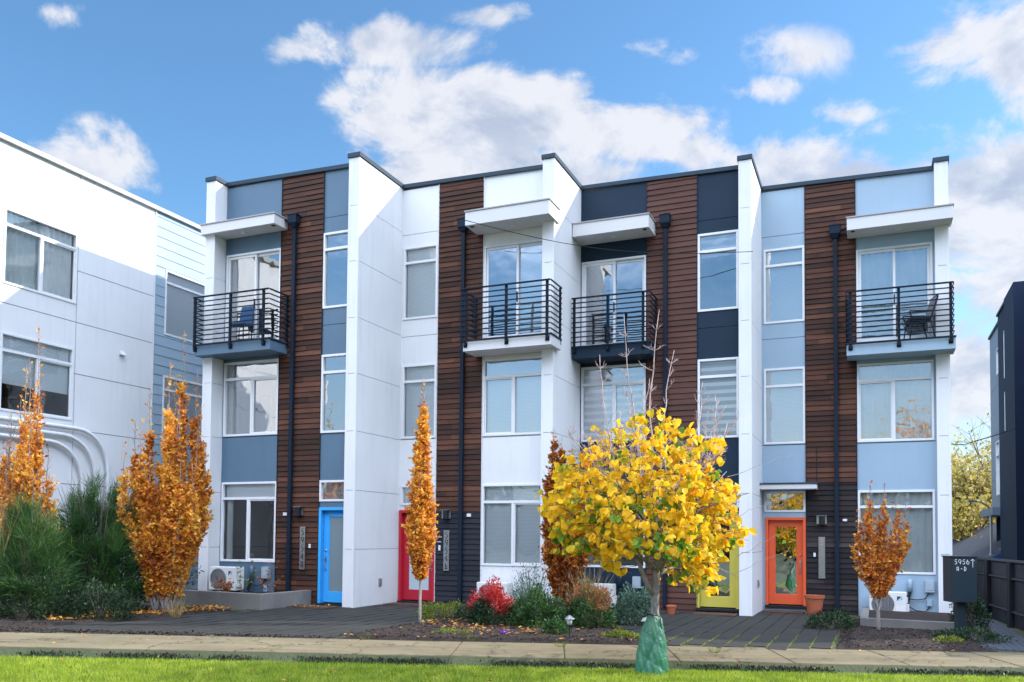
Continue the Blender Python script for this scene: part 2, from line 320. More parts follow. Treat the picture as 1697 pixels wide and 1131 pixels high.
# the land drops away behind the dark fence on the right
GV = np.stack([GX.ravel(), GY.ravel(), GZ.ravel()], 1); nx = len(xs)
idx = np.arange(len(ys)*nx).reshape(len(ys), nx)
GF = np.stack([idx[:-1, :-1].ravel(), idx[:-1, 1:].ravel(), idx[1:, 1:].ravel(), idx[1:, :-1].ravel()], 1)
tag(np_mesh('ground', GV, GF, M['ground']), kind='structure')
# sidewalk: real slabs with open joints
m = MB(); rj = random.Random(4)
x = -16.0
while x < 14:
    w = 1.52; x1 = x+w-.012; dz = rj.uniform(-.004, .004)
    yb0, yb1 = 11.44, 12.97
    tilt = .075   # joints run slightly off the line of sight
    pts = []
    for (xx, yy) in ((x, yb0), (x1, yb0), (x1+tilt, yb1), (x+tilt, yb1)): pts.append((xx, yy))
    m.hexa([(a, b, gz(a)-.12+dz) for a, b in pts]+[(a, b, gz(a)+.004+dz) for a, b in pts]); x += w
tag(m.build('sidewalk', M['sidewalk'], bevel=.012), kind='structure')
# driveways of narrow pavers
def pavers(name, poly_test, u0, u1, v0, v1, mat, pu=.30, pv=.60, gap=.012, h=.0, seed=1):
    r = random.Random(seed); m = MB(); nu = int((u1-u0)/pu); nv = int((v1-v0)/pv)
    for i in range(nu):
        for j in range(nv):
            a = u0+i*pu; b = v0+j*pv+(pv/2 if i % 2 else 0); c = uv(a+pu/2, b+pv/2)
            if not poly_test(c.x, c.y): continue
            z = gz(c.x)+.004+h+r.uniform(-.003, .003); P = [uv(a+gap/2, b+gap/2), uv(a+pu-gap/2, b+gap/2), uv(a+pu-gap/2, b+pv-gap/2), uv(a+gap/2, b+pv-gap/2)]
            m.hexa([(p.x, p.y, z-.05) for p in P]+[(p.x, p.y, z) for p in P])
    return tag(m.build(name, mat, fix=False), kind='structure')
def inside(poly, x, y):
    c = False; n = len(poly)
    for i in range(n):
        x1, y1 = poly[i]; x2, y2 = poly[(i+1) % n]
        if (y1 > y) != (y2 > y) and x < (x2-x1)*(y-y1)/(y2-y1)+x1: c = not c
    return c
PA = [(-7.7, 13.0), (-5.3, 17.3), (-5.0, 20.5), (0.5, 20.5), (-1.1, 16.7), (-2.75, 13.0)]
PD = [(2.2, 13.0), (1.9, 15.4), (2.7, 21), (8.5, 21), (6.95, 18.2), (4.85, 13.0)]
pavers('driveway', lambda x, y: inside(PA, x, y), -14.5, -7, 9, 17.4, M['paver'], seed=3)
pavers('driveway', lambda x, y: inside(PD, x, y), -4.5, -.3, 11.5, 20.6, M['paver'], seed=5)
# boards of the side path on the right
m = MB()
for i in range(9):
    a = 1.72+i*.19*.55 if False else 1.45+i*.105
    P = [uv(a, 15.2), uv(a+.098, 15.2), uv(a+.098, 27), uv(a, 27)]
    m.hexa([(p.x, p.y, gz(p.x)-.05) for p in P]+[(p.x, p.y, gz(p.x)+.012) for p in P])
tag(m.build('path', M['deck'], fix=False), kind='structure')
def bed(name, poly, h, seed, res=.07):
    xs_ = [p[0] for p in poly]; ys_ = [p[1] for p in poly]; r = np.random.default_rng(seed)
    X = np.arange(min(xs_), max(xs_)+res, res); Y = np.arange(min(ys_), max(ys_)+res, res)
    V = {}; vs = []; fs = []
    def vid(i, j):
        if (i, j) not in V:
            e = min(inside(poly, X[i]+dx, Y[j]+dy) for dx in (-.12, .12) for dy in (-.12, .12))
            V[(i, j)] = len(vs); vs.append((X[i], Y[j], gz(X[i])+(h*(.5+r.random()*.8) if e else -.004)))
        return V[(i, j)]
    for i in range(len(X)-1):
        for j in range(len(Y)-1):
            if inside(poly, X[i]+res/2, Y[j]+res/2): fs.append((vid(i, j), vid(i+1, j), vid(i+1, j+1), vid(i, j+1)))
    return tag(np_mesh(name, np.array(vs), np.array(fs), M['soil'], smooth=True), kind='structure')
BEDB = [(-2.7, 13.0), (-1.05, 16.7), (.4, 19.0), (2.2, 19.6), (1.85, 15.3), (2.15, 13.0)]
BEDD = [(4.9, 13.0), (6.9, 17.9), (9.3, 17.2), (7.9, 15.2), (7.35, 13.0)]
BEDL = [(-12, 13.0), (-7.75, 13.0), (-5.35, 17.3), (-9.5, 18.5), (-12, 17.5)]
bed('planting_bed', BEDB, .05, 1); bed('planting_bed', BEDD, .05, 2); bed('planting_bed', BEDL, .04, 3)
def scatter_in(poly, n, r):
    xs_ = [p[0] for p in poly]; ys_ = [p[1] for p in poly]; out = []
    while len(out) < n:
        x = r.uniform(min(xs_), max(xs_)); y = r.uniform(min(ys_), max(ys_))
        if inside(poly, x, y): out.append((x, y))
    return np.array(out)
# ------------------------------------------------------------------ facade kit
def cells(x0, x1, z0, z1, holes, zs=(), xs=()):
    X = sorted({x0, x1, *[h[0] for h in holes], *[h[1] for h in holes], *xs}); Z = sorted({z0, z1, *[h[2] for h in holes], *[h[3] for h in holes], *zs})
    X = [a for a in X if x0 <= a <= x1]; Z = [a for a in Z if z0 <= a <= z1]
    for i in range(len(X)-1):
        for j in range(len(Z)-1):
            cx, cz = (X[i]+X[i+1])/2, (Z[j]+Z[j+1])/2
            if any(h[0] < cx < h[1] and h[2] < cz < h[3] for h in holes): continue
            yield X[i], X[i+1], Z[j], Z[j+1]
def clad(par, name, mat, x0, x1, z0, z1, holes=(), seams=(), vseams=(), y=0.0, g=.012, depth=.024, back=True):
    m = MB(); b = MB()
    for a, c, d, e in cells(x0, x1, z0, z1, holes, seams, vseams):
        m.box(a+(g/2 if a in vseams else 0), c-(g/2 if c in vseams else 0), y, y+depth, d+(g/2 if d in seams else 0), e-(g/2 if e in seams else 0))
        b.box(a, c, y+depth+.001, y+.14, d, e)
    o = m.build(name, mat, par, fix=False)
    if back: b.build('wall_backing', M['backing'], o, fix=False)
    return o
def boards(par, name, mat, x0, x1, z0, z1, pitch, seed, joints=True, proud=.014, wob=.006, y=0.0):
    r = random.Random(seed); m = MB(); z = z0
    while z < z1-.01:
        zt = min(z+pitch, z1); cuts = [x0]
        if joints and r.random() < .45: cuts.append(r.uniform(x0+.25, x1-.25))
        cuts.append(x1)
        for a, b in zip(cuts[:-1], cuts[1:]):
            e = [r.uniform(-wob, wob) for _ in range(4)]
            p0 = y-proud-.010
            m.hexa([(a+.002, p0+e[0], z), (b-.002, p0+e[1], z), (b-.002, y+.03, z), (a+.002, y+.03, z), (a+.002, y-.006+e[2]*.3, zt-.006), (b-.002, y-.006+e[3]*.3, zt-.006), (b-.002, y+.03, zt-.006), (a+.002, y+.03, zt-.006)])
        z += pitch
    o = m.build(name, mat, par, fix=False)
    b = MB(); b.box(x0, x1, y+.031, y+.14, z0, z1); b.build('wall_backing', M['backing'], o, fix=False); return o
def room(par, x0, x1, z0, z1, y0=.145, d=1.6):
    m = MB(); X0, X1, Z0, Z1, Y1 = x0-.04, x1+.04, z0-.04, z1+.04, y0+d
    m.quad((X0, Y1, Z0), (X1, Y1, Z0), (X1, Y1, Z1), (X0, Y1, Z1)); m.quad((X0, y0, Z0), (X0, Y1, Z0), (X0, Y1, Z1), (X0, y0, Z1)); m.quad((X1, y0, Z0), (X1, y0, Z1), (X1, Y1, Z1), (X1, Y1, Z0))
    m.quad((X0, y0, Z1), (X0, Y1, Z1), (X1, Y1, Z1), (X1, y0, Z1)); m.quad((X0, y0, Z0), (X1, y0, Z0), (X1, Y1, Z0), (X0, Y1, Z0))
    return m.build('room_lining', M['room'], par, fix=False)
def curtain(par, x0, x1, z0, z1, y, mat='curtain', amp=.025, waves=9, seed=0):
    r = random.Random(seed); n = int((x1-x0)/.025)+2; V = []; ph = r.uniform(0, 6)
    for i in range(n):
        a = i/(n-1); xx = x0+(x1-x0)*a; yy = y+amp*math.sin(waves*6.28*a*(x1-x0)/1.3+ph+1.3*math.sin(5*a))
        V += [(xx, yy, z0), (xx, yy*1.0+amp*.2, z1)]
    F = [(2*i, 2*i+2, 2*i+3, 2*i+1) for i in range(n-1)]
    return np_mesh('curtain', np.array(V), np.array(F), M[mat], par, smooth=True)
def window(par, x0, x1, z0, z1, tr=None, mull=None, mull_full=False, cover='blind', glass='glass', fr=.05, proud=.022, y=0.0, cover_rng=None, panes='pane', dep=1.6, sash=None, seed=0):
    """white frame standing slightly proud, glass, and what hangs behind it"""
    m = MB(); ya, yb = y-proud, y+.075
    m.box(x0, x1, ya, yb, z0, z0+fr); m.box(x0, x1, ya, yb, z1-fr, z1); m.box(x0, x0+fr, ya, yb, z0+fr, z1-fr); m.box(x1-fr, x1, ya, yb, z0+fr, z1-fr)
    zt = z1-fr
    if tr: m.box(x0+fr, x1-fr, ya+.004, yb-.01, tr-.03, tr+.03); zt = tr-.03
    if mull: m.box(mull-.03, mull+.03, ya+.006, yb-.012, z0+fr, (z1-fr if mull_full else zt))
    if sash:   # operable half carries its own slim sash
        a, b = sash
        for q in ((a, b, z0+fr, z0+fr+.03), (a, b, zt-.03, zt), (a, a+.028, z0+fr+.03, zt-.03), (b-.028, b, z0+fr+.03, zt-.03)): m.box(q[0], q[1], y-.004, y+.03, q[2], q[3])
    w = m.build('window', M['vinyl'], par, bevel=.004)
    g = MB(); g.quad((x0+fr*.6, y+.035, z0+fr*.6), (x1-fr*.6, y+.035, z0+fr*.6), (x1-fr*.6, y+.035, z1-fr*.6), (x0+fr*.6, y+.035, z1-fr*.6))
    g.build('pane', M[glass], w, fix=False)
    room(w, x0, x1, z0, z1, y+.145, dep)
    for c in ([] if cover is None else [cover] if not isinstance(cover, list) else cover):
        kind, a, b, lo, hi = (c, 0, 1, 0, 1) if isinstance(c, str) else c
        X0, X1 = x0+fr+(x1-x0-2*fr)*a, x0+fr+(x1-x0-2*fr)*b; Z0, Z1 = z0+fr+(z1-z0-2*fr)*lo, z0+fr+(z1-z0-2*fr)*hi
        if kind == 'curtain': curtain(w, X0, X1, Z0, Z1, y+.115, seed=seed)
        else:
            q = MB(); q.quad((X0, y+.095, Z0), (X1, y+.095, Z0), (X1, y+.095, Z1), (X0, y+.095, Z1)); q.build('blind', M[kind], w, fix=False)
    return w
def slider(par, x0, x1, z0, z1, mull, screen=0, cover=None, seed=0):
    """patio door: outer frame, two sashes, glass, screen leaf"""
    fr = .05; m = MB(); ya, yb = -.02, .09
    m.box(x0, x1, ya, yb, z1-fr, z1); m.box(x0, x0+fr, ya, yb, z0, z1-fr); m.box(x1-fr, x1, ya, yb, z0, z1-fr); m.box(x0+fr, x1-fr, ya, yb, z0, z0+.05)
    d = m.build('sliding_door', M['vinyl'], par, bevel=.004)
    for k, (a, b) in enumerate(((x0+fr, mull+.03), (mull-.03, x1-fr))):
        yy = .005 if k == 0 else .045; s = MB(); f = .055
        s.box(a, b, yy, yy+.035, z0+.052, z0+.13); s.box(a, b, yy, yy+.035, z1-fr-.06, z1-fr-.002); s.box(a+.001, a+f, yy, yy+.035, z0+.13, z1-fr-.06); s.box(b-f, b-.001, yy, yy+.035, z0+.13, z1-fr-.06)
        s.build('sash', M['vinyl'], d, bevel=.003)
        g = MB(); g.quad((a+.04, yy+.018, z0+.1), (b-.04, yy+.018, z0+.1), (b-.04, yy+.018, z1-.09), (a+.04, yy+.018, z1-.09)); g.build('pane', M['glass'], d, fix=False)
    h = MB(); h.box(mull-.012, mull+.014, -.03, .004, z0+.85, z0+1.08); h.build('handle', M['dark'], d, bevel=.004)
    room(d, x0, x1, z0, z1)
    if screen:
        a, b = (x0+fr, mull+.02); q = MB(); q.quad((a+.05, .075, z0+.1), (b-.04, .075, z0+.1), (b-.04, .075, z1-.1), (a+.05, .075, z1-.1)); q.build('screen', M['screen'], d, fix=False)
    for c in (cover or []):
        kind, a, b, lo, hi = c; X0, X1 = x0+fr+(x1-x0-2*fr)*a, x0+fr+(x1-x0-2*fr)*b; Z0, Z1 = z0+.1+(z1-z0-.2)*lo, z0+.1+(z1-z0-.2)*hi
        if kind == 'curtain': curtain(d, X0, X1, Z0, Z1, .125, seed=seed)
        else:
            q = MB(); q.quad((X0, .105, Z0), (X1, .105, Z0), (X1, .105, Z1), (X0, .105, Z1)); q.build('blind', M[kind], d, fix=False)
    return d
def entry_door(par, x0, x1, z0, z1, mat, glass, handle='left', rec=.09, label=None, kind='deadbolt'):
    """painted frame, recessed leaf with a full light of glass, hardware, dark threshold"""
    f = .065; m = MB()
    m.box(x0, x0+f, -.025, rec+.05, z0+.03, z1); m.box(x1-f, x1, -.025, rec+.05, z0+.03, z1); m.box(x0+f, x1-f, -.025, rec+.05, z1-f, z1)
    d = m.build('door', mat, par, bevel=.004)
    if label: d['label'] = label
    a, b, lo, hi = x0+f+.003, x1-f-.003, z0+.05, z1-f-.003; st = .13; br = .22
    l = MB(); y0, y1 = rec, rec+.045
    l.box(a, a+st, y0, y1, lo, hi); l.box(b-st, b, y0, y1, lo, hi); l.box(a+st, b-st, y0, y1, hi-st, hi); l.box(a+st, b-st, y0, y1, lo, lo+br)
    # glazing bead
    for q in ((a+st, a+st+.02, lo+br, hi-st), (b-st-.02, b-st, lo+br, hi-st)): l.box(q[0], q[1], y0+.008, y1-.005, q[2], q[3])
    l.box(a+st+.02, b-st-.02, y0+.008, y1-.005, lo+br, lo+br+.02); l.box(a+st+.02, b-st-.02, y0+.008, y1-.005, hi-st-.02, hi-st)
    l.build('door_leaf', mat, d, bevel=.003)
    g = MB(); g.box(a+st+.01, b-st-.01, y0+.018, y0+.026, lo+br+.01, hi-st-.01); g.build('pane', M[glass], d, fix=False)
    t = MB(); t.box(x0-.01, x1+.01, -.05, rec+.05, z0-.03, z0+.028); t.build('threshold', M['dark'], d, bevel=.004)
    hx = a+.062 if handle == 'left' else b-.062
    h = MB(); yf = y0-.001
    h.lathe([(.0, 0), (.028, 0), (.028, .012), (.018, .02), (0, .02)], 14); h.v = [(hx+q[0], yf-q[2], z0+1.19+q[1]) for q in h.v]
    h.box(hx-.022, hx+.022, yf-.008, yf, z0+.93, z0+1.06)
    h.tube([(hx, yf-.006, z0+1.03), (hx, yf-.05, z0+1.02), (hx, yf-.055, z0+.90), (hx, yf-.05, z0+.78), (hx, yf-.006, z0+.77)], .009, 8)
    h.box(hx-.016, hx+.016, yf-.006, yf, z0+.74, z0+.80)
    h.build('handle', M['steel'], d, bevel=.002)
    # dark hallway behind the glass
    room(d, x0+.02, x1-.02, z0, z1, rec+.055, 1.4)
    return d
def railing(par, x0, x1, y0, y1, zf, zt, left_open=False, right_open=False, posts=(0, .5, 1)):
    """front run at y0 (towards the street), returns back to y1; posts are bolted to the slab face"""
    r = MB(); w = .028; n = 10; dz = (zt-zf-.02)/n
    rl = tag(None, None) if False else None
    px = [x0+(x1-x0)*t for t in posts]
    main = MB(); main.box(x0-.02, x1+.02, y0-.055, y0-.0225, zt-.034, zt); main = main.build('railing', M['rail'], par, bevel=.003)
    for x in px: P = MB(); P.box(x-.028, x+.028, y0-.022, y0+.022, zf-.10, zt-.012); P.build('post', M['rail'], main, bevel=.003)
    for k in range(n+1):
        z = zt-k*dz; hh = .036 if k == 0 else .026; q = MB()
        if k: q.box(x0-.02, x1+.02, y0-.036, y0-.0225, z-hh, z)
        if not left_open: q.box(x0-.036, x0-.0225, y0-.02, y1, z-hh, z)
        if not right_open: q.box(x1+.0225, x1+.036, y0-.02, y1, z-hh, z)
        r.v += [] ; base = len(r.v); r.v += q.v; r.f += [tuple(base+i for i in f) for f in q.f]
    r.build('rail_bar', M['rail'], main, fix=False)
    for x, op in ((x0, left_open), (x1, right_open)):
        if not op: s = MB(); s.box(x-.022, x+.022, y1-.05, y1-.006, zf-.10, zt-.012); s.build('post', M['rail'], main, bevel=.003)
    for x in px:
        b = MB(); b.box(x-.045, x+.045, y0+.0225, y0+.034, zf-.13, zf-.03); b.tube([(x-.03, y0+.03, zf-.115), (x-.03, y0-.01, zf-.115)], .007, 6); b.tube([(x+.03, y0+.03, zf-.115), (x+.03, y0-.01, zf-.115)], .007, 6)
        b.build('mounting_plate', M['rail'], main)
    return main
# stroke lettering, each glyph in a box 0..1 wide, 0..1.5 tall
def arc(cx, cy, rx, ry, a0, a1, n=10): return [(cx+rx*math.cos(R(a0+(a1-a0)*i/n)), cy+ry*math.sin(R(a0+(a1-a0)*i/n))) for i in range(n+1)]
GL = {'5': [[(.82, 1.45), (.32, 1.45), (.22, .92)], arc(.42, .50, .36, .46, 118, -130, 14)],
      '9': [arc(.5, 1.02, .36, .42, 0, 360, 18), [(.86, 1.0), (.62, .05)]],
      '4': [[(.68, 0), (.68, 1.45), (.12, .42), (.95, .42)]],
      '6': [arc(.5, .45, .36, .42, 0, 360, 18), [(.14, .5), (.42, 1.45)]],
      'A': [[(.22, 0), (.22, 1.2)]+arc(.5, 1.2, .28, .22, 180, 0, 8)+[(.78, 0)], [(.22, .55), (.78, .55)]],
      'B': [[(.28, 0), (.28, 1.45)], arc(.28, .40, .48, .40, 90, -90, 10), [(.28, .8), (.7, .8)]],
      'D': [[(.25, 0), (.25, 1.45)], [(.25, 1.45)]+arc(.25, .725, .58, .725, 90, -90, 14)], '-': [[(.3, .7), (.75, .7)]],
      '^': [[(.5, -.6), (.5, 1.5)], [(.0, 1.05), (.5, 1.5), (1., 1.05)]]}
def lettering(par, name, text, x, z, w, h, mat, y, vertical=True, r=.008, pitch=None):
    m = MB()
    for i, ch in enumerate(text):
        if ch == ' ': continue
        ox, oz = (x, z-i*(pitch or h*1.25)) if vertical else (x+i*(pitch or w*1.3), z)
        for st in GL[ch]: m.tube([(ox+a*w, y, oz+b*h/1.5) for a, b in st], r, 5)
    return m.build(name, mat, par)
# ------------------------------------------------------------------ the row of four houses
U = [-14.0915, -10.2623, -6.3459, -2.3990, 1.5412]; VF = [15.52, 15.676, 17.303, 18.934, 20.602]; VC = [15.908, 17.550, 19.170, 20.782]; T = .266
ZT = 9.80
FS = (1.29, 2.56, 3.84, 5.09, 6.31, 7.55, 8.78)
def fin(par, k, origin, body='white'):
    """party wall k seen edge-on; origin = (u0, vfac) of the parent unit"""
    u0, v0 = origin; x1 = U[k]-u0; x0 = x1-T; ya = VF[k]-v0; yb = ya+8.6; top = 9.93-.09
    zb = (-.0, .0, -.03, -.05, -.08)[k]-.06
    core = MB(); core.box(x0+.02, x1-.02, ya+.02, yb, zb, top); f = core.build('fin_wall', M['backing'], par, fix=False)
    p = MB(); zz = [zb]+list(FS)+[top]; g = .010
    yj = [ya]+([ya+.93] if False else [])+[yb]
    for a, b in zip(zz[:-1], zz[1:]):
        p.box(x1-.019, x1, ya+.045, yb, a+g/2, b-g/2); p.box(x0, x0+.019, ya+.045, yb, a+g/2, b-g/2)
        p.box(x0+.045, x1-.045, ya, ya+.019, a+g/2, b-g/2)
    p.build('fibre_panel', M[body], f, fix=False)
    t = MB()   # corner trims, 3 mm proud
    t.box(x0-.003, x0+.045, ya-.003, ya+.045, zb, top); t.box(x1-.045, x1+.003, ya-.003, ya+.045, zb, top); t.build('corner_trim', M[body], f, bevel=.003)
    c = MB(); c.box(x0-.03, x1+.03, ya-.03, yb+.02, top, top+.10); c.build('cap', M['cap'], par, bevel=.006)
    return f
def canopy(par, x0, x1, y0, z0, z1, vent_left, mat='soffit'):
    m = MB(); m.box(x0, x1, y0, -.026, z0+.0, z1-.03); c = m.build('canopy', M[mat], par, bevel=.004)
    t = MB(); t.box(x0-.02, x1+.02, y0-.02, -.024, z1-.03, z1); t.build('drip_edge', M['cap'] if False else M['roofdeck'], c, bevel=.003)
    l = MB(); cx = (x0+x1)/2; cy = y0*.5; l.lathe([(0, 0), (.07, 0), (.075, -.008), (.055, -.014), (0, -.012)], 18); l.v = [(cx+q[0], cy+q[1], z0+q[2]-.001) for q in l.v]
    l.build('soffit_light', M['vinyl'], c, smooth=True)
    v = MB(); vx = x0+.08 if vent_left else x1-.16; v.box(vx, vx+.08, y0+.08, y0+.16, z0-.008, z0-.001); v.build('soffit_vent', M['dark'], c)
    return c
def balcony(par, x0, x1, y0, z0, z1, mat, lo, ro, rail_l, rail_r):
    m = MB(); m.box(x0, x1, y0, -.026, z0, z1-.035); b = m.build('balcony', M[mat], par, bevel=.004)
    t = MB(); t.box(x0-.012, x1+.012, y0-.015, -.024, z1-.035, z1); t.build('deck_edge', M['cap'], b, bevel=.003)
    return b
def downspout(par, x, z1, z0, y=-.075, box=True, side=0):
    m = MB(); m.box(x-.045, x+.045, y-.035, y+.035, z0, z1); d = m.build('downspout', M['spout'], par, bevel=.006)
    for z in (z1-1.6, z1-3.6, z1-5.6, z1-7.4): 
        q = MB(); q.box(x-.043, x+.043, y-.034, -.02, z, z+.03); q.build('strap', M['spout'], d)
    h = MB(); h.hexa([(x-.05, y-.06, z1), (x+.05, y-.06, z1), (x+.05, -.03, z1), (x-.05, -.03, z1), (x-.11, y-.11, z1+.09), (x+.11, y-.11, z1+.09), (x+.11, -.03, z1+.09), (x-.11, -.03, z1+.09)]); h.box(x-.115, x+.115, y-.115, -.03, z1+.09, z1+.27); h.box(x-.125, x+.125, y-.125, -.03, z1+.27, z1+.295)
    h.box(x-.05, x+.05, -.06, -.02, z1+.295, z1+.36)
    h.build('leader_head', M['spout'], d, bevel=.004)
    if side:
        q = MB(); q.tube([(x, -.1, z1+.14), (x+side*.28, -.12, z1+.2)], .035, 8); q.build('outlet_pipe', M['spout'], d)
    return d
def sconce(par, x, z):
    m = MB(); m.box(x-.11, x+.11, -.05, -.025, z-.09, z+.10); o = m.build('wall_lamp', M['steel'], par, bevel=.003)
    q = MB(); q.lathe([(0, -.10), (.062, -.10), (.062, .10), (0, .10)], 18, x+.01, -.10); q.v = [(a, b, z+c) for a, b, c in q.v]; q.build('lamp_shade', M['dark'], o, smooth=False)
    b = MB(); b.box(x-.115, x+.115, -.12, -.025, z+.10, z+.108); b.build('lamp_cover', M['steel'], o)
    return o
def unit(name, k, label, paintm, wood_mat, low_mat, low_z, cols, flip, seams1, seams3, pitch):
    """k = index of the bay; cols = (x of wood left, x of wood right)"""
    u0 = U[k]; v0 = VC[k]; p = uv(u0, v0)
    t = empty(name, (p.x, p.y, 0), -TH, label, 'townhouse', 'townhouses of the four door row')
    return t, u0, v0
def L(u, u0): return u-u0
roofline = {}
def house(k, name, label, pm, wood, lowwood, low_z, wl, wr, wide_left, H, pitch):
    u0, v0 = U[k], VC[k]; p = uv(u0, v0); W_ = U[k+1]-T-u0
    t = empty(name, (p.x, p.y, 0), -TH, label, 'townhouse', 'townhouses of the four door row')
    wl -= u0; wr -= u0
    ww = (0.0, wl) if wide_left else (wr, W_)     # wide column with the balcony
    nw = (wr, W_) if wide_left else (0.0, wl)     # narrow column with the entry
    a0, a1 = ww; b0, b1 = nw
    wx = H['wide_x']; wx = (wx[0]-u0, wx[1]-u0); nx_ = (H['nar_x'][0]-u0, H['nar_x'][1]-u0)
    dx = (H['door_x'][0]-u0, H['door_x'][1]-u0)
    holesW = [(wx[0], wx[1], *H['w1']), (wx[0], wx[1], *H['w2']), (wx[0], wx[1], *H['s3'])]
    holesN = [(dx[0], dx[1], *H['door']), (nx_[0], nx_[1], *H['tw']), (nx_[0], nx_[1], *H['n2']), (nx_[0], nx_[1], *H['n3'])]
    clad(t, 'facade_panel', M[pm], a0, a1, -.15, ZT-.02, holesW, [H['w2'][0]-.03, 6.26] if False else [H['w2'][0]-.02, 8.78])
    clad(t, 'facade_panel', M[pm], b0, b1, -.15, ZT-.02, holesN, [H['n2'][0]-.02, 6.27, 8.70])
    boards(t, 'wood_siding', M[wood], wl, wr, low_z, ZT-.02, pitch, 10+k, joints=(wood == 'cedar'))
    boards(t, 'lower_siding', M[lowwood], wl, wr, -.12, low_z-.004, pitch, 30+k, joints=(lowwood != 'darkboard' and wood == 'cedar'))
    m = MB()   # corner beads beside the wood
    m.box(wl-.012, wl-.001, -.03, .02, -.1, ZT-.02); m.box(wr+.001, wr+.012, -.03, .02, -.1, ZT-.02); m.build('corner_bead', M['dark'] if wood == 'cedar' and pm != 'white' else M[pm], t)
    # parapet coping, falling very slightly to the right as in the picture
    m = MB(); m.hexa([(0.003, -.05, ZT-.02+.05), (W_-.003, -.05, ZT-.02-.045), (W_-.003, .3, ZT-.02-.045), (0.003, .3, ZT-.02+.05), (0.003, -.05, ZT+.12), (W_-.003, -.05, ZT+.03), (W_-.003, .3, ZT+.03), (0.003, .3, ZT+.12)])
    m.build('parapet_cap', M['cap'], t, bevel=.006)
    m = MB(); m.box(0.003, W_-.003, .142, 8.3, 9.30, 9.45); m.build('roof', M['roofdeck'], t, fix=False)
    m = MB(); m.box(0.003, W_-.003, 8.0, 8.3, -.1, 9.3); m.build('rear_wall', M['white'], t, fix=False)
    m = MB(); m.box(0.003, W_-.003, .143, .20, 9.45, ZT-.02); m.build('parapet', M['backing'], t, fix=False)
    return t, u0, v0, W_, wx, nx_, dx
OB = {}
# --- house A
H = dict(wide_x=(-14.06, -12.475), nar_x=(-11.325, -10.62), door_x=(-11.32, -10.535), w1=(.96, 2.80), w2=(3.87, 5.61), s3=(5.98, 8.17), door=(.06, 2.20), tw=(2.33, 2.80), n2=(3.85, 5.60), n3=(6.64, 8.35))
tA, u0, v0, W_, wx, nx_, dx = house(0, 'townhouse', 'slate blue and cedar townhouse with the sky blue front door', 'greyblue', 'cedar', 'cedar', 2.2, -12.47, -11.33, True, H, .118)
window(tA, wx[0], wx[1], *H['w1'], tr=2.42, mull=-13.29-u0, cover=[('blind', 0, 1, .80, 1), ('curtain', 0, .12, 0, .8)], glass='glass_dark', sash=(-13.26-u0, wx[1]-.05), seed=1)
window(tA, wx[0], wx[1], *H['w2'], tr=5.21, mull=-13.25-u0, cover=[('curtain', 0, .1, 0, 1)], sash=(-13.22-u0, wx[1]-.05), seed=2)
slider(tA, wx[0], wx[1], *H['s3'], -13.22-u0, cover=[('curtain', .0, .1, 0, 1)], seed=3)
window(tA, nx_[0], nx_[1], *H['tw'], cover=['blind'], seed=4)
window(tA, nx_[0], nx_[1], *H['n2'], tr=5.20, cover=None, seed=5); window(tA, nx_[0], nx_[1], *H['n3'], tr=7.97, cover=None, seed=6)
entry_door(tA, dx[0], dx[1]+.0, *H['door'], M['d_blue'], 'frost_grey', 'left', label='sky blue entry door with frosted glass')
fin(tA, 0, (u0, v0)); fin(tA, 1, (u0, v0))
canopy(tA, -14.40-u0, -12.30-u0, 15.40-v0, 8.55, 8.80, False)
balcony(tA, -14.38-u0, -12.25-u0, 15.27-v0, 5.68, 5.95, 'greyblue', 0, 0, 0, 0)
railing(tA, -14.36-u0, -12.27-u0, 15.27-v0-.035, -.03, 5.90, 7.03, posts=(0, .49, .93))
downspout(tA, -12.07-u0, 8.55, .34, side=-1)
sconce(tA, -11.84-u0, 2.11)
m = MB(); m.box(-11.80-u0, -11.66-u0, -.045, -.026, .82, 1.77); pl = m.build('number_plaque', M['steel'], tA, bevel=.002); lettering(pl, 'house_number', '5954A', -11.772-u0, 1.585, .085, .15, M['dark'], -.048, r=.0075, pitch=.182)
m = MB(); m.box(-11.56-u0, -11.51-u0, -.05, -.026, 1.30, 1.39); m.build('doorbell', M['vinyl'], tA, bevel=.003)
m = MB(); m.box(-12.27-u0, -12.17-u0, -.045, -.026, 2.02, 2.09); m.build('sensor_plate', M['vinyl'], tA, bevel=.003)
# --- house B
H = dict(wide_x=(-8.115, -6.625), nar_x=(-10.21, -9.30), door_x=(-10.24, -9.285), w1=(.94, 2.76), w2=(3.84, 5.58), s3=(5.98, 8.18), door=(.05, 2.19), tw=(2.30, 2.77), n2=(3.86, 5.60), n3=(6.67, 8.40))
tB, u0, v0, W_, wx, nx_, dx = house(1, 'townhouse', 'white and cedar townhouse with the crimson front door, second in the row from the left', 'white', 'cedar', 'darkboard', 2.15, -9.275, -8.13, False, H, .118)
window(tB, wx[0], wx[1], *H['w1'], tr=2.36, mull=-7.36-u0, cover=['blind'], glass='glass_low', sash=(-7.33-u0, wx[1]-.05), seed=11)
window(tB, wx[0], wx[1], *H['w2'], tr=5.17, mull=-7.36-u0, cover=['blind'], sash=(wx[0]+.05, -7.39-u0), seed=12)
slider(tB, wx[0], wx[1], *H['s3'], -7.30-u0, screen=1, cover=[('blind', .5, 1, 0, 1)], seed=13)
window(tB, nx_[0], nx_[1], *H['tw'], cover=['blind'], seed=14)
window(tB, nx_[0], nx_[1], *H['n2'], tr=5.20, cover=['blind'], glass='glass_low', seed=15); window(tB, nx_[0], nx_[1], *H['n3'], tr=8.02, cover=['blind'], glass='glass_low', seed=16)
entry_door(tB, dx[0], dx[1], *H['door'], M['d_red'], 'frost_white', 'right', label='crimson entry door with pale frosted glass')
fin(tB, 2, (u0, v0))
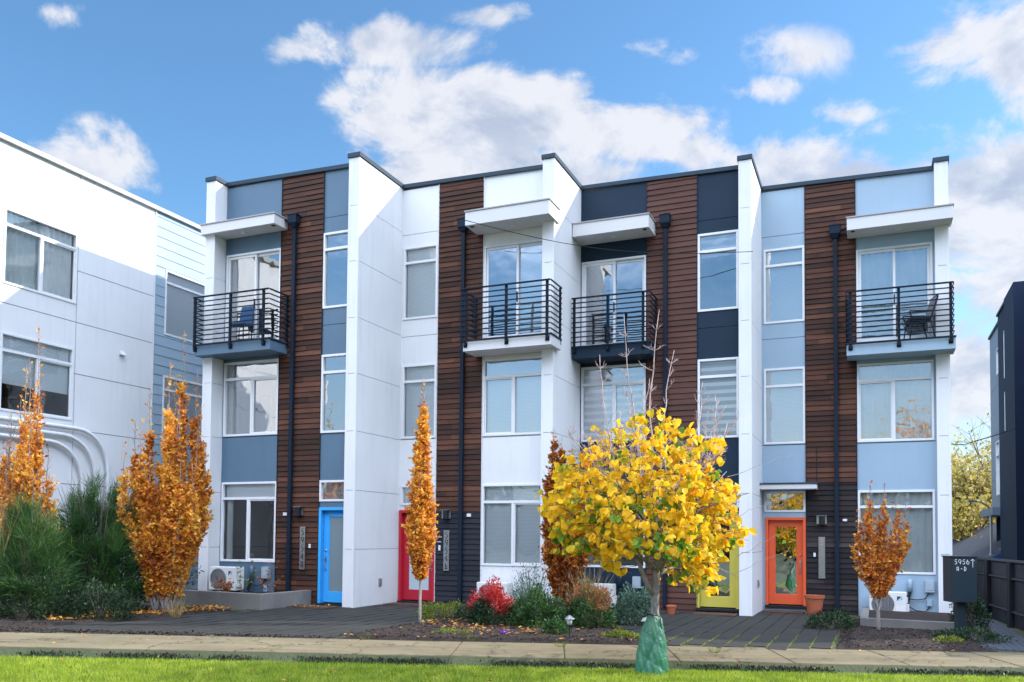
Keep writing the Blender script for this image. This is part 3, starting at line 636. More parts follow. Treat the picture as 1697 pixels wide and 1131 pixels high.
canopy(tB, -8.28-u0, -6.30-u0, 16.87-v0, 8.45, 8.78, True)
balcony(tB, -8.30-u0, -6.24-u0, 16.88-v0, 5.65, 5.90, 'soffit', 0, 0, 0, 0)
railing(tB, -8.30-u0, -6.26-u0, 16.88-v0-.035, -.03, 5.86, 7.03, posts=(.03, .51, .97))
downspout(tB, -8.61-u0, 8.55, .05, side=1)
sconce(tB, -8.99-u0, 2.08)
m = MB(); m.box(-9.05-u0, -8.91-u0, -.045, -.026, .80, 1.72); pl = m.build('number_plaque', M['steel'], tB, bevel=.002); lettering(pl, 'house_number', '5954B', -9.022-u0, 1.54, .085, .15, M['dark'], -.048, r=.0075, pitch=.176)
m = MB(); m.box(-9.23-u0, -9.10-u0, -.04, -.026, 1.56, 1.575); m.build('trim_strip', M['vinyl'], tB); m = MB(); m.box(-9.23-u0, -9.12-u0, -.04, -.026, 1.45, 1.463); m.build('trim_strip', M['vinyl'], tB); m = MB(); m.box(-9.18-u0, -9.13-u0, -.05, -.026, 1.26, 1.38); m.build('doorbell', M['vinyl'], tB, bevel=.002)
m = MB(); m.box(-8.47-u0, -8.37-u0, -.045, -.026, 2.03, 2.10); m.build('sensor_plate', M['vinyl'], tB, bevel=.003)
# --- house C
H = dict(wide_x=(-6.32, -4.765), nar_x=(-3.595, -2.70), door_x=(-3.62, -2.70), w1=(.90, 2.76), w2=(3.82, 5.58), s3=(5.98, 8.08), door=(.03, 2.14), tw=(2.26, 2.66), n2=(3.80, 5.57), n3=(6.64, 8.40))
tC, u0, v0, W_, wx, nx_, dx = house(2, 'townhouse', 'charcoal and brown townhouse with the yellow front door behind the golden tree', 'charcoal', 'brownboard', 'brownboard', 2.15, -4.755, -3.61, True, H, .128)
window(tC, wx[0], wx[1], *H['w1'], tr=2.36, mull=-5.53-u0, cover=None, glass='glass_low', seed=21)
window(tC, wx[0], wx[1], *H['w2'], tr=5.16, mull=-5.53-u0, cover=[('zebra', 0, 1, .0, 1)], sash=(-5.5-u0, wx[1]-.05), seed=22)
slider(tC, wx[0], wx[1], *H['s3'], -5.53-u0, cover=[('curtain', .42, .5, 0, 1)], seed=23)
window(tC, nx_[0], nx_[1], *H['tw'], cover=None, seed=24)
window(tC, nx_[0], nx_[1], *H['n2'], tr=5.17, cover=['zebra'], glass='glass_low', seed=25); window(tC, nx_[0], nx_[1], *H['n3'], tr=7.99, cover=[('zebra', 0, 1, .72, 1)], seed=26)
entry_door(tC, dx[0], dx[1], *H['door'], M['d_yellow'], 'glass_door', 'left', label='olive yellow entry door with clear glass')
fin(tC, 3, (u0, v0))
canopy(tC, -6.33-u0, -4.55-u0, 18.50-v0, 8.48, 8.80, False)
balcony(tC, -6.33-u0, -4.52-u0, 18.50-v0, 5.65, 5.94, 'charcoal', 0, 0, 0, 0)
railing(tC, -6.30-u0, -4.54-u0, 18.50-v0-.035, -.03, 5.90, 7.04, left_open=True, posts=(.02, .47, .93))
downspout(tC, -4.31-u0, 8.62, .05)
# --- house D
H = dict(wide_x=(-.325, 1.235), nar_x=(-2.35, -1.435), door_x=(-2.33, -1.43), w1=(.84, 2.69), w2=(3.77, 5.54), s3=(5.98, 8.15), door=(.03, 2.09), tw=(2.21, 2.69), n2=(3.79, 5.57), n3=(6.63, 8.40))
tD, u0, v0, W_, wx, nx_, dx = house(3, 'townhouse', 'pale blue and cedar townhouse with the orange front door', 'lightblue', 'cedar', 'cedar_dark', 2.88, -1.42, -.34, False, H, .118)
window(tD, wx[0], wx[1], *H['w1'], tr=2.32, cover=['curtain'], glass='glass_low', seed=31)
window(tD, wx[0], wx[1], *H['w2'], tr=5.15, mull=.43-u0, cover=[('curtain', 0, 1, 0, 1)], sash=(wx[0]+.05, .40-u0), seed=32)
slider(tD, wx[0], wx[1], *H['s3'], .46-u0, screen=0, cover=[('curtain', .0, 1, 0, 1)], seed=33)
window(tD, nx_[0], nx_[1], *H['tw'], cover=None, glass='glass_door', seed=34)
window(tD, nx_[0], nx_[1], *H['n2'], tr=5.15, cover=['blind'], glass='glass', seed=35); window(tD, nx_[0], nx_[1], *H['n3'], tr=8.0, cover=['blind'], seed=36)
entry_door(tD, dx[0], dx[1], *H['door'], M['d_orange'], 'glass_door', 'right', label='orange entry door with clear glass')
fin(tD, 4, (u0, v0))
canopy(tD, -.50-u0, 1.60-u0, 20.15-v0, 8.42, 8.72, True)
balcony(tD, -.52-u0, 1.62-u0, 20.12-v0, 5.62, 5.90, 'lightblue', 0, 0, 0, 0)
railing(tD, -.50-u0, 1.56-u0, 20.12-v0-.035, -.03, 5.86, 7.03, posts=(.03, .50, .985))
downspout(tD, -.765-u0, 8.45, .02, side=1)
sconce(tD, -1.09-u0, 2.02)
m = MB(); m.box(-1.16-u0, -1.02-u0, -.045, -.026, .70, 1.64); pl = m.build('number_plaque', M['steel'], tD, bevel=.002); lettering(pl, 'house_number', '5', -1.13-u0, 1.46, .08, .13, M['vinyl'], -.046, r=.003)
m = MB(); m.box(-1.27-u0, -1.22-u0, -.05, -.026, 1.19, 1.28); m.build('doorbell', M['vinyl'], tD, bevel=.003)
m = MB(); m.box(-.64-u0, -.55-u0, -.045, -.026, 2.00, 2.05); m.build('sensor_plate', M['vinyl'], tD, bevel=.003)
m = MB(); m.box(-2.55-u0, -1.17-u0, -.46, -.026, 2.72, 2.83); ec = m.build('entry_canopy', M['soffit'], tD, bevel=.004)
m = MB(); m.box(-2.57-u0, -1.15-u0, -.48, -.024, 2.83, 2.865); m.build('drip_edge', M['cap'], ec, bevel=.003)
m = MB()   # rain chain
for i in range(22): m.lathe([(.0, 0), (.014, .004), (.018, .022), (.0, .03)], 6, -1.17-u0, -.40); n_ = 24; m.v[-n_:] = [(a, b, c+2.88+i*.035) for a, b, c in m.v[-n_:]]
m.build('rain_chain', M['dark'], ec)
# outlets on the sides of the party walls
for tt, k, v_, z_ in ((tA, 1, 16.75, .46), (tC, 3, 19.9, .5)):
    u0 = U[0] if k == 1 else U[2]; v0 = VC[0] if k == 1 else VC[2]; x1 = U[k]-u0
    m = MB(); m.box(x1+.001, x1+.03, v_-v0-.06, v_-v0+.06, z_, z_+.17); m.box(x1+.03, x1+.04, v_-v0-.035, v_-v0+.035, z_+.03, z_+.14); m.build('outdoor_outlet', M['steel'], tt, bevel=.004)
# ------------------------------------------------------------------ building on the left
Lw = uv(-16.9, 0); tL = empty('apartment_building', (Lw.x, Lw.y, 0), R(90)-TH, 'long white and pale blue apartment building on the left, receding behind the orange tree', 'building')
LH = [(12.33-1.95, 12.33-.1, 6.85, 8.48), (12.35, 14.17, 6.85, 8.48), (12.35, 14.15, 4.15, 5.82)]
LH2 = [(16.84, 18.6, 6.74, 8.45), (16.84, 18.6, 4.0, 5.68)]
clad(tL, 'facade_panel', M['white'], 8.0, 16.46, -.2, 9.86, LH[1:], [1.5, 2.7, 3.95, 5.25, 6.44, 7.64], [14.195], g=.016)
t_ = NT('pale_blue_lap'); co = t_.coord(); t_.bsdf(t_.ramp(t_.noise(co, 1, 4), [(.3, (.26, .35, .43)), (.7, (.30, .40, .48))]), .55, spec=.4); M['lap'] = t_.m
m = MB(); z = -.2
while z < 9.84:
    zt = min(z+.255, 9.86)
    for a, b, c, d in cells(16.50, 25.0, z, zt, LH2):
        m.hexa([(a, -.012 if c == z else -.004, c), (b, -.012 if c == z else -.004, c), (b, .03, c), (a, .03, c), (a, .0, d-.004), (b, .0, d-.004), (b, .03, d-.004), (a, .03, d-.004)])
    z += .255
lp = m.build('lap_siding', M['lap'], tL, fix=False)
m = MB()
for a, b, c, d in cells(16.50, 25.0, -.2, 9.86, LH2): m.box(a, b, .031, .14, c, d)
m.build('wall_backing', M['backing'], lp, fix=False)
m = MB(); m.box(16.462, 16.498, -.02, .1, -.2, 9.86); m.build('corner_trim', M['white'], tL)
m = MB(); m.box(7.9, 25, -.09, .5, 9.862, 9.97); m.build('parapet_cap', paint('pale_coping', (.42, .42, .42), .5), tL, bevel=.005)
m = MB(); m.box(7.9, 25, 1.9, 9, -.2, 9.6); m.box(7.9, 25, .15, 9, 9.3, 9.7); m.box(7.9, 8.0, .15, 9, -.2, 9.3); m.box(24.9, 25, .15, 9, -.2, 9.3); m.build('building_shell', M['white'], tL, fix=False)
window(tL, 12.35, 14.17, 6.85, 8.48, tr=8.12, mull=13.25, cover=['curtain'], glass='glass_low', sash=(13.28, 14.12), seed=41)
window(tL, 12.35, 14.15, 4.15, 5.82, tr=5.44, mull=13.25, cover=[('blind', 0, 1, .35, 1)], glass='glass_low', sash=(13.28, 14.10), seed=42)
window(tL, 16.84, 18.6, 6.74, 8.45, tr=8.12, cover=['blind'], glass='glass_low', seed=43)
window(tL, 16.84, 18.6, 4.0, 5.68, tr=5.32, cover=['blind'], glass='glass_low', seed=44)
for (a, z) in ((15.5, 5.93),):
    m = MB(); m.hexa([(a-.07, -.10, z), (a+.07, -.10, z), (a+.07, -.001, z), (a-.07, -.001, z), (a-.07, -.02, z+.11), (a+.07, -.02, z+.11), (a+.07, -.001, z+.11), (a-.07, -.001, z+.11)]); m.build('dryer_vent', M['soffit'], tL, bevel=.004)
for i, (zz, xe) in enumerate(((3.98, 15.1), (3.80, 14.75), (3.62, 14.4))):   # conduits that sweep down behind the shrubs
    m = MB(); pts = [(8.6, -.10, zz), (xe-.9, -.10, zz)]+[(xe-.9+.9*math.sin(R(a)), -.10, zz-.9+.9*math.cos(R(a))) for a in range(12, 91, 13)]+[(xe, -.10, .0)]
    m.tube(pts, .045, 10); m.build('conduit_pipe', M['white'], tL, smooth=True)
# ------------------------------------------------------------------ dark building on the right
Rw = uv(4.46, 0); tR = empty('apartment_building', (Rw.x, Rw.y, 0), R(-90)-TH, 'tall navy and charcoal apartment building cut off by the right edge', 'building')
navy = paint('navy_panel', (.012, .022, .050), .7, .1, spec=.15); slate = paint('slate_panel', (.16, .20, .27), .5, .08)
clad(tR, 'facade_panel', slate, -40.0, -36.75, 2.85, 9.86, [(-38.4, -37.4, 3.35, 5.45), (-37.9, -37.2, 8.0, 9.0)], [4.0, 5.8, 7.6], [-38.6])
clad(tR, 'facade_panel', slate, -39.2, -36.75, -4, 2.55, [(-38.3, -36.9, -.5, 2.3)], [], y=.5)
m = MB(); m.box(-40.6, -36.7, -.35, .4, 2.55, 2.85); m.build('entry_canopy', slate, tR, bevel=.005)
clad(tR, 'facade_panel', navy, -36.6, -33.4, -4, 10.0, [(-35.0, -34.2, 7.4, 9.1), (-34.6, -34.1, 3.4, 4.8), (-35.0, -34.2, 5.5, 6.9)], [2.6, 5.2, 7.8], y=-.1)
m = MB(); m.box(-33.4, -31.2, -.3, 1.5, -4, 9.85); m.box(-31.2, -24, .2, 1.5, -4, 9.7); m.box(-36.75, -36.6, -.09, .5, -4, 10.0); m.build('dark_tower', navy, tR, bevel=.004)
m = MB(); m.box(-40, -24, 1.8, 8, -4, 9.7); m.box(-40, -33.4, .15, 1.8, 9.5, 9.7); m.box(-40, -39.9, .15, 1.8, -4, 9.5); m.build('building_shell', navy, tR, fix=False)
m = MB(); m.box(-40.05, -36.76, -.06, .3, 9.862, 9.95); m.box(-36.62, -33.41, -.16, .1, 10.002, 10.08); m.build('parapet_cap', M['cap'], tR)
window(tR, -38.4, -37.4, 3.35, 5.45, tr=4.9, cover=['blind'], seed=51); window(tR, -37.9, -37.2, 8.0, 9.0, cover=None, seed=52)
window(tR, -35.0, -34.2, 7.4, 9.1, cover=None, y=-.1, seed=53); window(tR, -34.6, -34.1, 3.4, 4.8, cover=['blind'], y=-.1, seed=54); window(tR, -35.0, -34.2, 5.5, 6.9, cover=None, y=-.1, seed=56)
window(tR, -38.3, -36.9, -.5, 2.3, tr=1.4, mull=-37.7, cover=None, y=.5, seed=55)
# ------------------------------------------------------------------ house far behind on the right
Hp = Vector((17.7, 33.5, -2.1)); tH = empty('gabled_house', Hp, R(-6), 'low white house with a dark shingle roof and blue fascia beyond the black fence', 'house')
wl_ = paint('white_clapboard', (.62, .66, .72), .6); bl_ = paint('blue_fascia', (.03, .10, .30), .5)
sr = NT('dark_shingle'); sr.bsdf(sr.ramp(sr.noise(sr.coord((6, 1, 3)), 4, 4), [(.3, (.04, .045, .055)), (.7, (.08, .085, .10))]), .9); M['shingle'] = sr.m
m = MB(); m.prism([(0, 0), (7, 0), (7, 2.6), (3.5, 4.35), (0, 2.6)], 'y', 0, 7); hw = m.build('wall', wl_, tH)
m = MB()
for i in range(20):
    z = .2+i*.2; xl = max(0, (z-2.6)*2) if z > 2.6 else 0
    if 7-2*xl > .3: m.box(xl+.02, 7-xl-.02, -.018, -.001, z, z+.185)
m.build('clapboard', wl_, hw)
m = MB(); m.prism([(-.5, 2.33), (3.5, 4.36), (7.5, 2.33), (7.5, 2.47), (3.5, 4.50), (-.5, 2.47)], 'y', -.55, 7.5); m.build('roof', M['shingle'], tH)
m = MB(); m.prism([(-.55, 2.20), (3.5, 4.24), (7.55, 2.20), (7.55, 2.42), (3.5, 4.47), (-.55, 2.42)], 'y', -.60, -.553); m.build('fascia', bl_, tH)
m = MB(); m.box(2.2, 3.4, -.03, -.02, 2.0, 2.9) ; m.build('window', bl_, tH)
# ------------------------------------------------------------------ fence, sign box
fm = paint('black_stained_fence', (.010, .012, .018), .6, .3)
m = MB(); f_a, f_b = 15.2, 24.0; fence = empty('fence', (0, 0, 0), 0, 'black slatted fence running back along the side path at the right', 'fence')
z = 0
def fu(v): return 2.62-.072*(v-18.5)
v = f_a
while v < f_b:
    a = uv(fu(v), v); b = uv(fu(v+.14), v+.14); n_ = Vector((CT, -ST, 0))*.02
    m.hexa([(a.x, a.y, gz(a.x)-.0), (a.x+n_.x, a.y+n_.y, gz(a.x)), (b.x+n_.x, b.y+n_.y, gz(b.x)), (b.x, b.y, gz(b.x)), (a.x, a.y, gz(a.x)+1.27), (a.x+n_.x, a.y+n_.y, gz(a.x)+1.27), (b.x+n_.x, b.y+n_.y, gz(b.x)+1.27), (b.x, b.y, gz(b.x)+1.27)])
    v += .155
m.build('fence_board', fm, fence, fix=False)
m = MB(); v = f_a
while v < f_b+.1:
    a = uv(fu(v)-.05, v); m.box(a.x-.05, a.x+.05, a.y-.05, a.y+.05, gz(a.x)-.1, gz(a.x)+1.28); v += 2.2
m.build('post', fm, fence)
m = MB(); 
for zz in (.3, .95):
    a, b = uv(fu(f_a)-.03, f_a), uv(fu(f_b)-.03, f_b); m.tube([(a.x, a.y, gz(a.x)+zz), (b.x, b.y, gz(b.x)+zz)], .03, 4)
a, b = uv(fu(f_a), f_a), uv(fu(f_b), f_b); m.tube([(a.x, a.y, gz(a.x)+1.29), (b.x, b.y, gz(b.x)+1.29)], .045, 4)
m.build('fence_rail', fm, fence)
bp = Vector((7.86, 15.1, 0)); sb = empty('sign_box', (bp.x, bp.y, gz(bp.x)), R(-3), 'dark steel mailbox cabinet on a post with a pale unit number', 'mailbox')
navy2 = paint('dark_green_steel', (.012, .024, .034), .4, .1)
m = MB(); m.box(-.21, .22, -.14, .20, .61, 1.39); m.build('cabinet', navy2, sb, bevel=.006)
m = MB(); m.box(-.225, .235, -.155, .215, 1.391, 1.415); m.build('lid', navy2, sb, bevel=.004)
m = MB(); m.box(-.06, .08, -.02, .12, -.1, .61); m.build('post', navy2, sb, bevel=.005)
lettering(sb, 'unit_number', '5956', -.165, 1.27, .058, .082, M['vinyl'], -.142, vertical=False, r=.0045, pitch=.068)
lettering(sb, 'unit_number', 'A-D', -.13, 1.155, .05, .075, M['vinyl'], -.142, vertical=False, r=.0045, pitch=.062)
lettering(sb, 'arrow', '^', .118, 1.26, .065, .10, M['vinyl'], -.142, vertical=False, r=.0045)
# ------------------------------------------------------------------ planters, units and small things
def wall_box(name, label, pts, z0, z1, th, mat, cat='wall'):
    """low wall along u,v corner points, mitred by overlap-free boxes"""
    t = MB()
    for (a, b, c, d) in pts:
        P = [uv(a, c), uv(b, c), uv(b, d), uv(a, d)]; t.hexa([(p.x, p.y, gz(p.x)+z0) for p in P]+[(p.x, p.y, gz(p.x)+z1) for p in P])
    return tag(t.build(name, mat, bevel=.008), label, cat)
wall_box('planter_wall', 'low grey concrete planter wall in front of the house with the sky blue door', [(-15.6, -11.45, 14.15, 14.30), (-11.60, -11.45, 14.30, 15.85)], -.1, .32, .15, M['conc'])
P = [uv(-15.6, 14.3), uv(-11.6, 14.3), uv(-11.6, 15.88), uv(-15.6, 15.88)]; m = MB(); m.hexa([(p.x, p.y, 0) for p in P]+[(p.x, p.y, .29) for p in P]); tag(m.build('planter_soil', M['soil']), kind='structure')
wall_box('planter_wall', 'low stained concrete planter wall behind the small orange tree at the right', [(-.25, 1.42, 17.5, 17.65), (-.25, -.10, 17.65, 20.72)], -.1, .20, .15, M['conc'])
P = [uv(-.10, 17.65), uv(1.42, 17.65), uv(1.5, 20.5), uv(-.10, 20.7)]; m = MB(); m.hexa([(p.x, p.y, -.1) for p in P]+[(p.x, p.y, gz(p.x)+.16) for p in P]); tag(m.build('planter_soil', M['soil']), kind='structure')
# heat pump condenser: prototype then copies
cream = paint('off_white_sheet_metal', (.66, .67, .66), .4, .04); grille_m = paint('fan_grille', (.30, .31, .32), .5); fan_m = paint('fan_shroud', (.08, .085, .09), .6); cy = paint('cyan_mark', (.02, .45, .70), .4)
dk = paint('dark_mark', (.02, .05, .09), .4)
AC = empty('heat_pump', (0, 0, 0), 0)
def ac_parts(root):
    m = MB(); w, d, h = .74, .30, .52; m.box(0, w, 0, d, .04, .04+h); m.build('casing', cream, root, bevel=.012)
    m = MB(); cx, cz, r = .27, .30, .215
    m.lathe([(r, 0), (r+.012, .012), (r+.012, .0)], 36); m.v = [(cx+a, -.012+c, cz+b) for a, b, c in m.v]
    for k in range(15):
        a = cx-r+2*r*(k+.5)/15; hh = math.sqrt(max(r*r-(a-cx)**2, 0)); m.box(a-.003, a+.003, -.010, -.004, cz-hh, cz+hh)
    for k in range(5):
        rr = r*(k+.6)/5; m.tube([(cx+rr*math.cos(R(a)), -.008, cz+rr*math.sin(R(a))) for a in range(0, 361, 15)], .003, 4, cap=False)
    g = m.build('fan_grille', grille_m, root)
    m = MB(); m.v = []; m.lathe([(0, 0), (r, 0)], 32); m.v = [(cx+a, -.0015, cz+b) for a, b, c in m.v]; m.build('fan_shroud', fan_m, g, fix=False)
    m = MB(); m.quad((.53, -.0015, .07), (.70, -.0015, .07), (.70, -.0015, .28), (.53, -.0015, .28)); m.build('rating_panel', M['vinyl'], root, fix=False)
    m = MB(); m.v += [(.55, -.002, .47), (.64, -.002, .47), (.55, -.002, .37)]; m.f.append((0, 2, 1)); l_ = m.build('mark', dk, root, fix=False)
    m = MB(); m.v += [(.655, -.002, .465), (.655, -.002, .41), (.565, -.002, .365), (.60, -.002, .39)]; m.f.append((0, 1, 2, 3)); m.build('mark_accent', cy, l_, fix=False)
    m = MB(); m.box(.74, .79, .05, .22, .12, .30); m.box(.74, .765, .05, .22, .33, .45); m.build('valve_cover', cream, root, bevel=.005)
    for a in (.08, .60): 
        m = MB(); m.box(a, a+.06, .01, .28, 0, .04); m.build('foot', M['dark'], root)
ac_parts(AC)
def put_tree(root, rz, loc, label, cat, group, scale=None, first=False):
    r = root if first else root.copy()
    if not first:
        col.objects.link(r)
        for ch in list(root.children):
            c = ch.copy(); col.objects.link(c); c.parent = r
            for g in ch.children:
                d = g.copy(); col.objects.link(d); d.parent = c
    r.location = loc; r.rotation_euler = (0, 0, rz)
    if scale: r.scale = (scale,)*3
    tag(r, label, cat, group); return r
G = 'heat pump condensers against the fronts'
for i, (u, v, z, lb) in enumerate(((-13.80, 15.25, .29, 'white heat pump unit on the planter soil left of the sky blue door'), (-8.02, 17.10, .02, 'white heat pump unit behind the scarlet shrub'), (-6.15, 18.70, .0, 'white heat pump unit behind the straw coloured grass and orange column tree'), (-.10, 20.30, .0, 'white heat pump unit behind the small orange tree at the right'))):
    p = uv(u, v); put_tree(AC, -TH, (p.x, p.y, gz(p.x)+z if z < .2 else z+.01), lb, 'heat pump', G, first=(i == 0))
# line covers, breaker boxes and conduit on the walls (parts of their houses)
def service(par, u0, v0, ux, z, sgn=1, pale='lightblue', box=True):
    x = ux-u0; m = MB(); m.lathe([(.0, .28), (.035, .27), (.05, .2), (.055, 0), (0, 0)], 12, x, -.06); m.v = [(a, b, c+z) for a, b, c in m.v]; m.build('line_cover', M[pale], par, smooth=True)
    m = MB(); m.tube([(x, -.06, z), (x-.03, -.08, z-.12), (x-.06, -.10, z-.28)], .035, 8); m.tube([(x-.02, -.07, z-.16), (x+.15, -.06, z-.17), (x+.30, -.05, z-.14), (x+.37, -.05, z-.02)], .012, 6)
    m.tube([(x-.05, -.09, z-.3), (x+.1, -.07, z-.40), (x+.30, -.05, z-.42), (x+.40, -.05, z-.30)], .012, 6); m.build('line_set', M['dark'], par)
    m = MB(); m.box(x+.30, x+.48, -.10, -.001, z+.0, z+.26); m.box(x+.325, x+.455, -.108, -.101, z+.05, z+.21); m.build('disconnect_box', paint('grey_box_'+pale, (.33, .40, .46), .4), par, bevel=.005)
    m = MB(); m.box(x+.33, x+.43, -.06, -.001, z-.30, z-.16); m.build('junction_box', M['lightblue'], par, bevel=.004)
service(tD, U[3], VC[3], .72, .46); service(tA, U[0], VC[0], -13.10, .60, pale='greyblue'); service(tC, U[2], VC[2], -5.35, .45, pale='charcoal')
# door mats
for (u, v, w, lb) in ((-11.0, 15.25, 1.0, 'brown door mat below the sky blue door'), (-9.75, 17.05, .9, 'brown door mat below the crimson door'), (-3.15, 18.85, .9, 'reddish brown mat below the yellow door'), (-1.9, 20.45, .9, 'brown door mat below the orange door')):
    p = uv(u, v); m = MB(); m.box(-w/2, w/2, -.28, .25, .0, .02)
    for i in range(18): m.box(-w/2+.02+i*(w-.04)/18, -w/2+.02+(i+.6)*(w-.04)/18, -.26, .23, .021, .026)
    o = m.build('door_mat', paint('coir_'+lb[:3], (.10, .055, .035), .95, .4, 14), loc=(p.x, p.y, gz(p.x)+.006)); o.rotation_euler = (0, 0, -TH); tag(o, lb, 'door mat')
# terracotta pot
tc_m = concrete('terracotta', (.42, .12, .06), .2, rough=.7)
p = uv(-1.22, 20.18); pot = empty('flower_pot', (p.x, p.y, gz(p.x)+.006), 0, 'empty terracotta pot on its saucer beside the orange door', 'flower pot')
m = MB(); m.lathe([(0, 0), (.19, 0), (.20, .05), (.185, .05), (.17, .02), (0, .02)], 28); m.build('saucer', tc_m, pot, smooth=False)
m = MB(); m.lathe([(0, .022), (.145, .022), (.20, .36), (.215, .36), (.22, .43), (.195, .43), (.19, .36), (.0, .34)], 28); m.build('pot_body', tc_m, pot, smooth=False)
p = uv(-4.0, 18.35); m = MB(); m.lathe([(0, 0), (.07, 0), (.10, .15), (.11, .15), (.11, .19), (.09, .19), (.0, .15)], 20); tag(m.build('flower_pot', tc_m, loc=(p.x, p.y, gz(p.x)+.006)), 'small terracotta pot by the wall left of the yellow door', 'flower pot')
# solar path light
sl = empty('path_light', (.90, 13.30, gz(.9)), 0, 'grey capped path light on a thin stake at the front of the bed', 'path light')
m = MB(); m.tube([(0, 0, -.05), (0, 0, .26)], .011, 8); m.build('stake', M['dark'], sl)
m = MB(); m.lathe([(0, .25), (.035, .255), (.042, .30), (.042, .345), (0, .345)], 16); m.build('lens', paint('cloudy_lens', (.5, .5, .5), .2), sl, smooth=True)
m = MB(); m.lathe([(0, .40), (.02, .395), (.075, .352), (.078, .342), (0, .345)], 16); m.build('cap', M['steel'], sl)
# chair on the balcony of house D
p = uv(.93, 20.45, 5.905); ch = empty('lounge_chair', p, -TH+R(14), 'black cushioned metal armchair on the balcony at the right end of the row', 'chair')
def bar(m, a, b, r=.014): m.tube([a, b], r, 6)
fr = MB()
for y in (-.24, .24):
    bar(fr, (-.25, y, 0), (-.19, y, .40)); bar(fr, (.27, y, 0), (.17, y, .40)); fr.tube([(-.27, y, .56), (-.24, y, .60), (.20, y, .60)], .016, 6); bar(fr, (-.19, y, .40), (-.25, y, .58)); bar(fr, (.16, y, .38), (.33, y, .95)); bar(fr, (-.19, y, .38), (.17, y, .38))
bar(fr, (.33, -.24, .95), (.33, .24, .95)); bar(fr, (-.19, -.24, .38), (-.19, .24, .38)); fr.build('frame', M['rail'], ch)
m = MB(); m.box(-.22, .20, -.22, .22, .40, .49); m.build('seat_cushion', paint('black_cushion', (.012, .013, .02), .8), ch, bevel=.03)
m = MB(); m.hexa([(.18, -.22, .46), (.18, .22, .46), (.24, .22, .46), (.24, -.22, .46), (.30, -.22, .93), (.30, .22, .93), (.36, .22, .93), (.36, -.22, .93)]); m.build('backrest', paint('grey_knit', (.16, .15, .18), .9), ch, bevel=.02)
# blue chair on balcony A and its plant
p = uv(-13.35, 15.62, 5.955); c2 = empty('lounge_chair', p, -TH, 'blue draped chair on the balcony at the left end of the row', 'chair')
m = MB(); m.hexa([(-.2, -.16, .40), (.2, -.16, .40), (.2, .16, .42), (-.2, .16, .42), (-.2, -.16, .46), (.2, -.16, .46), (.2, .16, .50), (-.2, .16, .50)]); m.build('seat', paint('blue_fabric', (.015, .06, .14), .8), c2, bevel=.02)
m = MB(); m.hexa([(-.2, .12, .46), (.2, .12, .46), (.2, .16, .46), (-.2, .16, .46), (-.17, .2, .92), (.17, .2, .92), (.17, .24, .92), (-.17, .24, .92)]); m.build('backrest', bpy.data.materials['blue_fabric'], c2, bevel=.015)
for x in (-.18, .18):
    for y in (-.14, .14):
        m = MB(); bar(m, (x, y, 0), (x, y, .41), .012); m.build('leg', M['rail'], c2)
# overhead cables
m = MB(); a, b = uv(-8.1, 16.50, 8.42), uv(-2.35, 18.80, 7.75); pts = [a.lerp(b, t/20)-Vector((0, 0, .3*math.sin(math.pi*t/20))) for t in range(21)]
m.tube(pts, .008, 5); tag(m.build('service_cable', M['dark']), 'thin dark cable crossing in front of the upper windows of the row', 'cable')
m = MB(); a, b = Vector((14.2, 27, 4.6)), Vector((19.5, 24, 8.2)); pts = [a.lerp(b, t/16)-Vector((0, 0, .6*math.sin(math.pi*t/16))) for t in range(17)]
m.tube([(8.0, 22.5, 4.2)]+[tuple(q) for q in pts], .012, 5); tag(m.build('power_line', M['dark']), 'dark power line in the gap between the row and the navy building', 'cable')
# street lamp far behind
lp_ = empty('street_lamp', (18.5, 33.8-.6, -2.8), 0, 'thin grey street lamp with a curved arm in front of the far golden trees', 'street lamp')
m = MB(); m.tube([(0, 0, 0), (0, 0, 5.6)], [.08, .05], 8); m.build('pole', M['steel'], lp_)
m = MB(); m.tube([(0, 0, 5.5), (-.12, 0, 5.72), (-.35, 0, 5.86), (-.6, 0, 5.9)], .03, 6); m.box(-.9, -.58, -.06, .06, 5.87, 5.94); m.build('arm', M['steel'], lp_)
# ------------------------------------------------------------------ foliage kit
def leaf_arrays(P, D, N, size, shape='leaf', fold=.25, width=.55, rng=RNG):
    """P base points, D leaf direction, N approx normal; returns V,F"""
    n = len(P); D = D/np.linalg.norm(D, axis=1, keepdims=True); S = np.cross(D, N); S /= (np.linalg.norm(S, axis=1, keepdims=True)+1e-9); U_ = np.cross(S, D)
    s = size[:, None]
    if shape == 'leaf':
        pts = [P, P+D*s*.45+S*s*width*.5+U_*s*fold*.4, P+D*s, P+D*s*.45-S*s*width*.5+U_*s*fold*.4]
        V = np.stack(pts, 1).reshape(-1, 3); b = np.arange(n)[:, None]*4
        F = np.concatenate([b+np.array([0, 2, 1]), b+np.array([0, 3, 2])]).astype(np.int32)
        return V, F
    if shape == 'heart':
        w = width
        pts = [P, P+D*s*.18+S*s*w*.42+U_*s*fold*.25, P+D*s*.6+S*s*w*.40+U_*s*fold*.15-U_*s*.06, P+D*s*1.0-U_*s*.22, P+D*s*.6-S*s*w*.40+U_*s*fold*.15-U_*s*.06, P+D*s*.18-S*s*w*.42+U_*s*fold*.25]
        V = np.stack(pts, 1).reshape(-1, 3); b = np.arange(n)[:, None]*6
        F = np.concatenate([b+np.array([0, 3, 2, 1]), b+np.array([0, 5, 4, 3])]).astype(np.int32)
        return V, F
    if shape == 'blade':
        w = width
        pts = [P-S*s*w*.5, P+S*s*w*.5, P+D*s*.55+S*s*w*.35, P+D*s+U_*s*fold, P+D*s*.55-S*s*w*.35]
        V = np.stack(pts, 1).reshape(-1, 3); b = np.arange(n)[:, None]*5
        F = np.concatenate([b+np.array([0, 1, 2]), b+np.array([0, 2, 4]), b+np.array([4, 2, 3])]).astype(np.int32); return V, F
